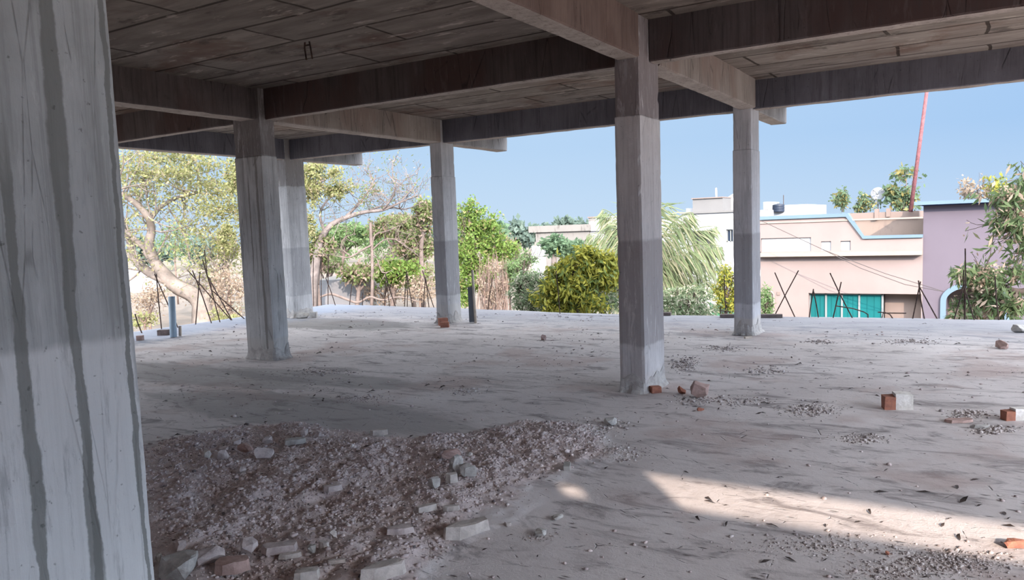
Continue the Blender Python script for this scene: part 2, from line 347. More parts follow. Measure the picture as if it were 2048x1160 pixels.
# ------------------------------------------------------------------ building frame
HB, SL = 2.937, 3.30           # underside of the beams, underside of the slab
def ncol(p, amp, sc): return amp*(mnoise.noise(Vector(p)*sc))
def column(x0, x1, y0, y1, mat, label, joints=(), zt=SL, seed=0, collar=True, group='concrete columns'):
    """a cast column; each lift is a few millimetres off the one below, arrises chipped"""
    cx, cy = (x0+x1)/2, (y0+y1)/2
    root = empty('concrete_column', (cx, cy, 0), label, 'column', group)
    hx, hy = (x1-x0)/2, (y1-y0)/2
    zs = set(np.linspace(0, zt, 90).tolist())
    for j in joints: zs |= {j-.004, j+.004}
    zs = sorted(zs)
    b = MB(); ns = 8; ch = .008
    def ring(z):
        lift = sum(1 for j in joints if z > j)
        g = -.004*lift + (.003 if lift % 2 else 0)
        pts = []
        for (ax, ay, bx_, by_) in ((-1, -1, 1, -1), (1, -1, 1, 1), (1, 1, -1, 1), (-1, 1, -1, -1)):
            for k in range(ns):
                tt = k/ns; X = ax+(bx_-ax)*tt; Y = ay+(by_-ay)*tt
                px, py = X*(hx+g), Y*(hy+g)
                w = Vector((px+seed*3.1, py+seed, z))
                nz = mnoise.noise(w*5)*.0012 + mnoise.noise(w*26)*.0010
                px += np.sign(X)*nz if abs(X) > .99 else 0; py += np.sign(Y)*nz if abs(Y) > .99 else 0
                if k == 0:
                    c = ch + max(0, mnoise.noise(Vector((seed, ax*3+ay, z*7)))-.3)*.035
                    px -= ax*c*.6; py -= ay*c*.6
                pts.append((px, py, z))
        return pts
    n = ns*4
    for z in zs: b.v += ring(z)
    for i in range(len(zs)-1):
        for j in range(n):
            b.f.append((i*n+j, i*n+(j+1) % n, (i+1)*n+(j+1) % n, (i+1)*n+j)); b.m.append(0)
    b.f.append(tuple(reversed(range(n)))); b.f.append(tuple((len(zs)-1)*n+j for j in range(n))); b.m += [0, 0]
    sh = b.build('shaft', mat, root)
    if collar:      # rough mortar fillet where the column meets the screed
        b = MB(); k = 40
        prof = [(.002, .13), (.006, .09), (.011, .05), (.02, .02), (.045, -.01)]
        rings = []
        for q, (off, z) in enumerate(prof):
            for j in range(k):
                th = 2*PI*(j+.5)/k; dx, dy = math.cos(th), math.sin(th)
                sc = 1/max(abs(dx)/1., abs(dy)/1.)
                X = np.clip(dx*sc, -1, 1)*hx; Y = np.clip(dy*sc, -1, 1)*hy
                r = off*(1+.9*mnoise.noise(Vector((dx*3+seed*5, dy*3, q*.4)))) + .003
                zz = z*(1+.8*mnoise.noise(Vector((dx*2.3+seed*7, dy*2.3, 1)))) if z > 0 else z
                ln = math.hypot(X, Y)
                b.v.append((X+X/ln*r*1.1, Y+Y/ln*r*1.1, zz))
        for q in range(len(prof)-1):
            for j in range(k):
                b.f.append((q*k+j, (q+1)*k+j, (q+1)*k+(j+1) % k, q*k+(j+1) % k)); b.m.append(0)
        o = b.build('mortar_collar', MAT['collar'], root, smooth=False)
        tag(o, 'rough pale mortar fillet round the foot')
    return root
def beam(p0, p1, width, z0, z1, mat, label, side, name='concrete_beam', ragged=False, group='concrete beams', taper=0.):
    """p0->p1 along its centre line (xy); slightly uneven lower arrises"""
    a, c = Vector((*p0, 0)), Vector((*p1, 0)); d = (c-a); L = d.length; d.normalize(); s = Vector((-d.y, d.x, 0))
    n = max(8, int(L/.12)); b = MB(); K = 10
    for i in range(n+1):
        t = i/n; p = a + d*L*t
        e = lambda k: .006*mnoise.noise(Vector((p.x*2.3+k*9, p.y*2.3, k)))+.004*mnoise.noise(Vector((p.x*9+k*9, p.y*9, k)))
        lo = z0 + taper*t
        jut = (.03*mnoise.noise(Vector((i*.7, 5, 1))) if ragged and t > .85 else 0)
        h = width/2
        pr = [(-h+e(1), z1), (-h+e(2), (lo+z1)/2), (-h+e(3), lo+.012), (-h+.012, lo+e(4)), (0, lo+e(5)+jut), (h-.012, lo+e(6)), (h+e(7), lo+.012), (h+e(8), (lo+z1)/2), (h+e(9), z1), (0, z1)]
        for k, (x, z) in enumerate(pr):
            off = d*(.035*mnoise.noise(Vector((k*1.7, 3, z*8)))) if ragged and i == n else Vector()
            q = p + s*x + off; b.v.append((q.x, q.y, z))
    for i in range(n):
        for k in range(K): b.f.append((i*K+k, (i+1)*K+k, (i+1)*K+(k+1) % K, i*K+(k+1) % K)); b.m.append(1 if k in (3, 4) else 0)
    b.f.append(tuple(range(K))); b.f.append(tuple(n*K+k for k in reversed(range(K)))); b.m += [0, 0]
    mid = (a+c)/2
    o = b.build(name, [mat, MAT['underside']], None, origin=(mid.x, mid.y, z0))
    return tag(o, label, 'beam', group)

# positions found from the photograph: three column lines, three rows
EX0, EX1, EY0, EY1 = -2.871, -2.623, 6.520, 7.018
FX0, FX1, FY0, FY1 = -2.925, -2.672, 10.430, 10.866
BX0, BX1, BY0, BY1 = -8.056, -7.564, 6.674, 6.924
DX0, DX1, DY0, DY1 = -7.885, -7.639, 10.449, 10.827
CX0, CX1, CY0, CY1 = -11.44, -11.154, 10.389, 10.869
AX0, AX1, AY0, AY1 = -2.90, -2.62, 1.16, 1.685
cmat = lambda nm, lt, dk, st, zl=(), **k: concrete(nm, lt, dk, st, zlow=zl, **k)
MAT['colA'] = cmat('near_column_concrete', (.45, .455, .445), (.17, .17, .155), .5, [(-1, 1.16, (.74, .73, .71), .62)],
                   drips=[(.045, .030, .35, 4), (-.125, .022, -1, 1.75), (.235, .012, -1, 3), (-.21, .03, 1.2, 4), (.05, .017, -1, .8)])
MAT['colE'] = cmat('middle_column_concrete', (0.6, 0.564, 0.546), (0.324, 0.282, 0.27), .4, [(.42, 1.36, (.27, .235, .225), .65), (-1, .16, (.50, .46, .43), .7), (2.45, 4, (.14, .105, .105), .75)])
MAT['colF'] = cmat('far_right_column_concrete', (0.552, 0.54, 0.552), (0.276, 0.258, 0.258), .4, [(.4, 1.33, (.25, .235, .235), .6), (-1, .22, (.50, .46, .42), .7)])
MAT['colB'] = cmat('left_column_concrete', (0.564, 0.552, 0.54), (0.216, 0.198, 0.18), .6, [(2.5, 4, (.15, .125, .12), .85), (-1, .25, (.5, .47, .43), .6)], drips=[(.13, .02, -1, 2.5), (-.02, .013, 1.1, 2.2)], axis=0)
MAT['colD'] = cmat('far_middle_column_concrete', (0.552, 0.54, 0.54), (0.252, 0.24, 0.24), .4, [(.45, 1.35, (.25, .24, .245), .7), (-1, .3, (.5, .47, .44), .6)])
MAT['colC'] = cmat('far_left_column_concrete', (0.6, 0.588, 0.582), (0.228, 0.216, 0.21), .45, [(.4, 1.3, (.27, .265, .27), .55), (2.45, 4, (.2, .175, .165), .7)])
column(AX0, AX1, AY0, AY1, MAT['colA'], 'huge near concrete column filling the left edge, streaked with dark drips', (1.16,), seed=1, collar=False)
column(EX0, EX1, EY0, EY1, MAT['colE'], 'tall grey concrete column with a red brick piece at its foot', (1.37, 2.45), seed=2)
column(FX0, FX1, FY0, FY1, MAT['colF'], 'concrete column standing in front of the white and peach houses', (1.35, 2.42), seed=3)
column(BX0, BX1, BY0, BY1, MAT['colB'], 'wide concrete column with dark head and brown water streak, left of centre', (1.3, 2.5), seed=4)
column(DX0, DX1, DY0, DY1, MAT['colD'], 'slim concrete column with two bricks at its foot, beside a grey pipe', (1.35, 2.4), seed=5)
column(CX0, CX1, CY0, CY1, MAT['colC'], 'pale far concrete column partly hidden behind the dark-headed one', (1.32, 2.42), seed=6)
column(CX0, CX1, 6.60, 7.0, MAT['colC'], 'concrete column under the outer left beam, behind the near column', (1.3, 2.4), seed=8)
bw = .20
R1A, R1B = 6.768, 6.918          # row beam one, between its faces
R2A, R2B = 10.515, 10.715
g1, g2, g3 = 'beams along the middle row', 'beams along the outer row', 'beams running outwards'
my1, my2 = (R1A+R1B)/2, (R2A+R2B)/2
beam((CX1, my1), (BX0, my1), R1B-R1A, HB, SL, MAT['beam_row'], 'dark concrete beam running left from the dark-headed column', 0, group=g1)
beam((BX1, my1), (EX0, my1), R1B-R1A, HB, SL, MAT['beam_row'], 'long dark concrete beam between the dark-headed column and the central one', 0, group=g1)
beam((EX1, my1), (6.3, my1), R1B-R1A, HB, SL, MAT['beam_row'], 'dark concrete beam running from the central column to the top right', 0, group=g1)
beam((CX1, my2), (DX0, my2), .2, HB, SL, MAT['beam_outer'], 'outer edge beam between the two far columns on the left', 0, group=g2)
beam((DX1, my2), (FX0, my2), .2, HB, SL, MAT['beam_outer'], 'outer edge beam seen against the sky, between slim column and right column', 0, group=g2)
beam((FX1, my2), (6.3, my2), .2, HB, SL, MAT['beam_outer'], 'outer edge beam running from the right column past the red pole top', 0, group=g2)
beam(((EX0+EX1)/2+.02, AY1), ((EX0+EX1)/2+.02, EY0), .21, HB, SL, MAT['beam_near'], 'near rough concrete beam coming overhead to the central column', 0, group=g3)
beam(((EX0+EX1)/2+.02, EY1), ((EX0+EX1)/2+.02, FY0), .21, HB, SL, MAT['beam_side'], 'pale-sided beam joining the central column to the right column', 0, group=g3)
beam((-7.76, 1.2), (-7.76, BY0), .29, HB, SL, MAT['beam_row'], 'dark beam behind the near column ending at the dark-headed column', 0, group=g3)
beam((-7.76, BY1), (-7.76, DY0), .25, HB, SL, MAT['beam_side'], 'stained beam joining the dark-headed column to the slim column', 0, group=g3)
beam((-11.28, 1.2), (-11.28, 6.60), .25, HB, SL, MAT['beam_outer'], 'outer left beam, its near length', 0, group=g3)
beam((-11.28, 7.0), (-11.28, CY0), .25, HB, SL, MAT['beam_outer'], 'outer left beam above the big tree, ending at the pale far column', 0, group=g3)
for (xc, y0, px, py, lab) in ((-2.80, FY1, 1583, 246, 'short cantilever stub beam poking out beyond the right column'),
                              (-7.76, DY1, 1034, 305, 'broken-ended cantilever stub beam beyond the slim column'),
                              (-11.28, CY1, 751, 328, 'ragged cantilever stub beam beyond the pale far column')):
    ye = PX(px, py, xc+.12).y
    ye = min(max(ye, y0+.7), 12.5)
    beam((xc, y0), (xc, ye), .24, HB, SL, MAT['beam_stub'], lab, 0, ragged=True, group='cantilever stubs')

# slab overhead
b = MB(); b.box(-12.35, 6.3, -1.25, 12.55, SL, SL+.14)
tag(b.build('ceiling', MAT['soffit']), kind='structure')
# lapping strips of shuttering left in the soffit joints (ridges)
# bent hook cast into the soffit
hk = PZ(614, 84, SL); 
b = MB()
for dx in (-.035, .04):
    b.tube([hk+Vector((dx*.6, 0, .03)), hk+Vector((dx, 0, -.05)), hk+Vector((dx+.015, 0, -.16))], .008, 6)
b.tube([hk+Vector((-.035, 0, -.03)), hk+Vector((.04, 0, -.03))], .008, 6)
tag(b.build('steel_hook', MAT['rebar']), 'bent steel hook hanging from the soffit near the top', 'hook')
# unseen wall and beam added behind the camera; slot and hole shape the sun
b = MB()
for (x0, x1, z0, z1) in ((-12.3, 2.1, 0, HB), (2.1, 2.32, 0, 2.60), (2.1, 2.32, 2.72, HB), (2.32, 2.83, 0, HB), (2.83, 6.3, 0, 2.640)):
    b.box(x0, x1, -1.2, -1.1, z0, z1)
WB = b.build('sun_slot_wall', MAT['brick']); tag(WB, kind='structure')
b = MB(); b.box(-12.3, 6.3, -1.2, -1.0, HB, SL)
tag(b.build('sun_slot_beam', MAT['beam']), kind='structure')

# ------------------------------------------------------------------ floor with rubble mound
HEAP = [PZ(*p) for p in ((250, 905), (330, 880), (480, 852), (600, 838), (760, 868), (930, 872), (1040, 842), (1180, 850), (1255, 905), (1150, 945), (1080, 985), (1000, 1050), (900, 1130), (840, 1200), (250, 1260))]
HP = np.array([(p.x, p.y) for p in HEAP])
def sd_poly(x, y):
    """signed distance, positive inside"""
    x = np.asarray(x, float); y = np.asarray(y, float)
    d = np.full(x.shape, 1e9); ins = np.zeros(x.shape, bool); n = len(HP)
    for i in range(n):
        ax, ay = HP[i]; bx, by = HP[(i+1) % n]; ex, ey = bx-ax, by-ay
        t = np.clip(((x-ax)*ex+(y-ay)*ey)/(ex*ex+ey*ey), 0, 1)
        d = np.minimum(d, np.hypot(x-ax-ex*t, y-ay-ey*t))
        cr = ((ay > y) != (by > y)) & (x < (bx-ax)*(y-ay)/((by-ay) if abs(by-ay) > 1e-9 else 1e-9)+ax)
        ins ^= cr
    return np.where(ins, d, -d)
_perm = RNG.random((256, 256))
def vnoise(x, y):
    xi = np.floor(x).astype(int); yi = np.floor(y).astype(int); fx = x-xi; fy = y-yi
    fx = fx*fx*(3-2*fx); fy = fy*fy*(3-2*fy)
    g = lambda a, c: _perm[a % 256, c % 256]
    return (g(xi, yi)*(1-fx)+g(xi+1, yi)*fx)*(1-fy)+(g(xi, yi+1)*(1-fx)+g(xi+1, yi+1)*fx)*fy-.5
def fbm(x, y, o=4):
    s = 0; a = 1.
    for i in range(o): s = s+a*vnoise(x+i*17.3, y+i*9.1); x = x*2.03; y = y*2.03; a *= .5
    return s
def heapw(x, y):
    return np.clip((sd_poly(x, y)+.22*fbm(x*2.2+3, y*2.2)+.05)/.3, 0, 1)
def floorz(x, y):
    x = np.asarray(x, float); y = np.asarray(y, float)
    z = .010*fbm(x*.7, y*.7, 3)+.009*np.maximum(fbm(x*2.3+9, y*4.1, 4)-.1, 0)-.01
    h = heapw(x, y)
    z = z + h*(.030+.065*fbm(x*3+7, y*3, 4)+.045*np.abs(fbm(x*8, y*8, 4)))
    return z
def fz(p): return float(floorz(np.array([p[0]]), np.array([p[1]]))[0])
def make_floor():
    xs = np.concatenate([np.linspace(-12.5, -4.2, 210)[:-1], np.linspace(-4.2, 1.2, 330)[:-1], np.linspace(1.2, 6.4, 44)])
    ys = np.concatenate([np.linspace(-1.1, 1.3, 30)[:-1], np.linspace(1.3, 5.4, 290)[:-1], np.linspace(5.4, 12.6, 200)])
    X, Y = np.meshgrid(xs, ys); Z = floorz(X, Y)
    ex = np.zeros_like(X); 
    # uneven cast edge along the far and left sides
    Y2 = Y.copy(); Y2[-1] += .10*fbm(xs*.8, xs*0+3, 4); Y2[-1] += np.interp(xs, [-12.5, -9.8, -5.7, -3.1, .4, 7], [.12, -.02, -.25, -.05, .35, .5])
    Y2[-2] = np.minimum(Y2[-2], Y2[-1]-.02)
    Y2[-3:-1] = np.minimum(Y2[-3:-1], Y2[-1]-.03)
    for k in range(2, 16): Y2[-k] = np.minimum(Y2[-k], Y2[-1]-.02*(k-1))
    X2 = X.copy(); X2[:, 0] += .08*fbm(ys*.9, ys*0+8, 4)
    ny, nx = X.shape
    v = np.stack([X2, Y2, Z], -1).reshape(-1, 3)
    idx = np.arange(nx*ny).reshape(ny, nx)
    f = np.stack([idx[:-1, :-1], idx[:-1, 1:], idx[1:, 1:], idx[1:, :-1]], -1).reshape(-1, 4)
    rim = np.concatenate([idx[0, :], idx[1:, -1], idx[-1, -2::-1], idx[-2:0:-1, 0]])
    low = v[rim].copy(); low[:, 2] = -.28; base = len(v); v = np.concatenate([v, low]); k = len(rim)
    j = np.arange(k); side = np.stack([rim, base+j, base+(j+1) % k, rim[(j+1) % k]], -1)
    f = np.concatenate([f, side])
    me = np_mesh('floor', v, f)
    at = me.attributes.new('heap', 'FLOAT', 'POINT')
    hv = np.zeros(len(v)); hv[:nx*ny] = heapw(X, Y).ravel(); at.data.foreach_set('value', hv.astype(np.float32))
    me.polygons.foreach_set('use_smooth', np.ones(len(f), dtype=bool))
    o = link_mesh('floor', me, MAT['floor']); tag(o, kind='structure')
make_floor()

# ------------------------------------------------------------------ gravel (nobody could count it)
def scatter_stones(name, pts, sizes, mat, label, cat, flat=.7):
    bm = bmesh.new(); bmesh.ops.create_icosphere(bm, subdivisions=1, radius=1); 
    base = np.array([v.co[:] for v in bm.verts]); fc = np.array([[v.index for v in f.verts] for f in bm.faces]); bm.free()
    n = len(pts); k = len(base)
    r = RNG.random((n, k, 1))*.55+.62
    V = base[None]*r
    sc = np.stack([RNG.uniform(.7, 1.3, n), RNG.uniform(.7, 1.3, n), RNG.uniform(.45, .9, n)*flat/.7], -1)
    V = V*sc[:, None, :]
    th = RNG.uniform(0, 2*PI, n); c, s = np.cos(th)[:, None], np.sin(th)[:, None]
    x = V[:, :, 0]*c-V[:, :, 1]*s; y = V[:, :, 0]*s+V[:, :, 1]*c
    V = np.stack([x, y, V[:, :, 2]], -1)*sizes[:, None, None]
    V += pts[:, None, :]
    f = (fc[None]+(np.arange(n)*k)[:, None, None]).reshape(-1, 3)
    o = link_mesh(name, np_mesh(name, V.reshape(-1, 3), f), mat)
    return tag(o, label, cat, None, 'stuff')
def heap_points(n):
    lo, hi = HP.min(0)-.2, HP.max(0)+.2; out = []
    while len(out) < n:
        q = RNG.uniform(lo, hi, (n*2, 2)); w = heapw(q[:, 0], q[:, 1])
        out += q[RNG.random(len(q)) < w**1.5*np.interp(q[:, 0]*.5-q[:, 1]*.15, [-2.2, -1.3], [1, .3])].tolist()
    q = np.array(out[:n]); return q
q = heap_points(30000); sz = RNG.gamma(1.35, .0026, len(q))+.0022; sz = np.clip(sz, .0024, .022)
scatter_stones('gravel', np.column_stack([q, floorz(q[:, 0], q[:, 1])+sz*.25]), sz, MAT['gravel'], 'dark brown gravel and grit spread over the low rubble heap', 'gravel')
# crumbs of mortar over the whole screed
n = 3800
q = np.column_stack([RNG.uniform(-11.5, 2.2, n), RNG.uniform(2.2, 12.2, n)])
w = fbm(q[:, 0]*.9+4, q[:, 1]*.9) + .12 > RNG.random(n)*.6
q = q[w]
for (x0_, x1_, y0_, y1_) in ((EX0, EX1, EY0, EY1), (FX0, FX1, FY0, FY1), (BX0, BX1, BY0, BY1), (DX0, DX1, DY0, DY1), (CX0, CX1, CY0, CY1), (CX0, CX1, 6.6, 7.0)):
    q = q[~((q[:, 0] > x0_-.06) & (q[:, 0] < x1_+.06) & (q[:, 1] > y0_-.06) & (q[:, 1] < y1_+.06))]
sz = np.clip(RNG.gamma(1.6, .0042, len(q))+.003, .003, .022)
scatter_stones('mortar_crumbs', np.column_stack([q, floorz(q[:, 0], q[:, 1])+sz*.2]), sz, MAT['gravel'], 'small crumbs of mortar and grit littering the concrete floor', 'crumbs', .6)

# slender dark flakes and leaf scraps lying all over the screed
def scatter_flakes(name, pts, L, mat, label, cat):
    n = len(pts); th = RNG.uniform(0, PI, n); w = L*RNG.uniform(.10, .30, n)
    d = np.stack([np.cos(th), np.sin(th)], -1); p = np.stack([-d[:, 1], d[:, 0]], -1)
    z = floorz(pts[:, 0], pts[:, 1]); V = []
    for (a, c, h) in ((-.5, 0, 0), (-.18, -.5, .04), (-.1, .5, .10), (.15, -.42, .16), (.22, .5, .05), (.5, .12, .0)):
        q = pts + d*(a*L)[:, None] + p*(c*w)[:, None] + p*(.12*L*np.sin(th*7)*(abs(a)))[:, None]
        V.append(np.column_stack([q, z+.002+h*L*RNG.uniform(.3, 1.2, n)]))
    V = np.stack(V, 1).reshape(-1, 3); b = (np.arange(n)*6)[:, None]
    f = np.concatenate([b+np.array(t)[None] for t in ((0, 1, 2), (1, 3, 2), (2, 3, 4), (3, 5, 4))])
    o = link_mesh(name, np_mesh(name, V, f), mat); return tag(o, label, cat, None, 'stuff')
n = 5200
q = np.column_stack([RNG.uniform(-11.5, 1.6, n), RNG.uniform(2.4, 12.2, n)])
w = (fbm(q[:, 0]*1.1+14, q[:, 1]*1.1+3) + .16 > RNG.random(n)*.75) & (heapw(q[:, 0], q[:, 1]) < .2)
q = q[w]
for (x0_, x1_, y0_, y1_) in ((EX0, EX1, EY0, EY1), (FX0, FX1, FY0, FY1), (BX0, BX1, BY0, BY1), (DX0, DX1, DY0, DY1), (CX0, CX1, CY0, CY1), (CX0, CX1, 6.6, 7.0)):
    q = q[~((q[:, 0] > x0_-.08) & (q[:, 0] < x1_+.08) & (q[:, 1] > y0_-.08) & (q[:, 1] < y1_+.08))]
scatter_flakes('leaf_litter', q, np.clip(RNG.gamma(2.2, .016, len(q))+.012, .012, .13), MAT['litter'], 'slender dark flakes and leaf scraps strewn over the concrete floor', 'litter')
gp = []
for (px, py, rx, ry, k) in ((1368, 728, 26, 13, 420), (1445, 695, 30, 6, 150), (1620, 818, 55, 12, 420), (1935, 828, 40, 9, 260), (1985, 858, 40, 8, 220), (725, 796, 50, 8, 240), (930, 781, 30, 6, 130), (640, 742, 60, 7, 220), (1135, 866, 80, 26, 900), (1730, 876, 40, 9, 240), (1480, 800, 60, 9, 200), (1820, 682, 60, 5, 160), (1640, 682, 30, 4, 100), (1225, 846, 34, 8, 140), (1390, 800, 40, 10, 180), (1080, 1070, 34, 8, 120), (1530, 740, 40, 8, 130), (1250, 905, 50, 16, 260), (1640, 1085, 150, 22, 500), (1900, 1120, 130, 26, 1100), (1780, 1140, 90, 20, 400), (950, 880, 60, 10, 300)):
    for i in range(k):
        p = PZ(px+RNG.normal()*rx*.55, py+RNG.normal()*ry*.55, 0); gp.append((p.x, p.y))
gp = np.array(gp); sz = np.clip((RNG.gamma(1.8, .0042, len(gp))+.003)*np.clip(gp[:, 1]/9.5, .33, 1), .0022, .022)
scatter_stones('loose_grit', np.column_stack([gp, floorz(gp[:, 0], gp[:, 1])+sz*.2]), sz, MAT['grit'], 'brown grit gathered in small gritty patches on the open floor', 'grit', .6)

# ------------------------------------------------------------------ single pieces of rubble
def hull(pts, bev=.06, sub=1, seed=0, size=1., rough=.03):
    bm = bmesh.new()
    for p in pts: bm.verts.new(p)
    r = bmesh.ops.convex_hull(bm, input=bm.verts)
    bmesh.ops.delete(bm, geom=[v for v in bm.verts if not v.link_faces], context='VERTS')
    if sub:
        bmesh.ops.triangulate(bm, faces=bm.faces)
        bmesh.ops.subdivide_edges(bm, edges=bm.edges, cuts=sub+1, use_grid_fill=True)
        for v in bm.verts:
            nn = mnoise.noise_vector(v.co*(2.6/size)+Vector((seed*3.3, seed, 0)))+.6*mnoise.noise_vector(v.co*(7/size)+Vector((seed, 0, 0)))
            v.co += nn*size*rough
    return bm
def piece(name, px, py, w, h, mat, label, cat, kind='rock', dep=.75, rot=None, seed=0, tilt=0., group=None, lift=0., z=None):
    """a single loose piece standing on the floor: foot at the pixel, w and h in pixels of the photograph"""
    p = PZ(px, py, 0); p = PZ(px, py, fz(p)+lift); d = depth(p); s = d/F
    W = w*s; Hh = h*s*1.02
    if heapw(np.array([p.x]), np.array([p.y]))[0] > .3: Hh *= 1.2; W *= 1.06; lift += .012
    rs = np.random.default_rng(seed+100)
    if kind == 'rock':
        pts = []
        for i in range(16):
            v = rs.normal(size=3); v /= np.linalg.norm(v)
            v = np.sign(v)*np.abs(v)**.75
            pts.append((v[0]*W/2*.95, v[1]*W*dep/2, v[2]*Hh/2))
        bm = hull(pts, seed=seed, size=W, rough=.035)
    elif kind == 'slab':
        k = 9; pts = []
        for i in range(k):
            th = 2*PI*(i+rs.uniform(-.3, .3))/k; r = rs.uniform(.78, 1)
            x, y = math.cos(th), math.sin(th); g = max(abs(x), abs(y))**.6
            for zz, q in ((-1, 1.), (1, .93)):
                pts.append((x/g*r*W/2*q, y/g*r*W*dep/2*q, zz*Hh/2*rs.uniform(.8, 1.1)))
        bm = hull(pts, seed=seed, size=W, rough=.016)
    else:   # block: brick or batten with worn corners
        pts = []
        for sx in (-1, 1):
            for sy in (-1, 1):
                for sz in (-1, 1):
                    c = rs.uniform(.0, .12, 3); c2 = rs.uniform(0, .10, 3)
                    pts.append((sx*W/2*(1-c[0]), sy*W*dep/2, sz*Hh/2)); pts.append((sx*W/2, sy*W*dep/2*(1-c2[1]), sz*Hh/2*(1-c[2])))
        bm = hull(pts, seed=seed, size=W, rough=.012)
    R = Matrix.Rotation((rot if rot is not None else rs.uniform(0, PI)), 4, 'Z') @ Matrix.Rotation(tilt, 4, 'Y')
    for v in bm.verts: v.co = R @ v.co
    zmin = min(v.co.z for v in bm.verts)
    for v in bm.verts: v.co.z -= zmin
    me = bpy.data.meshes.new(name); bmesh.ops.recalc_face_normals(bm, faces=bm.faces); bm.to_mesh(me); bm.free()
    fw = Vector((FV.x, FV.y, 0)).normalized()
    loc = p + fw*(W*dep*.35); loc.z = fz(loc)+lift - .06*Hh if z is None else z
    o = link_mesh(name, me, MAT[mat], None, loc)
    return tag(o, label, cat, group)
VA = math.atan2(RV.y, RV.x)     # rotation that lies square to the view
RB = 'rubble by the heap'
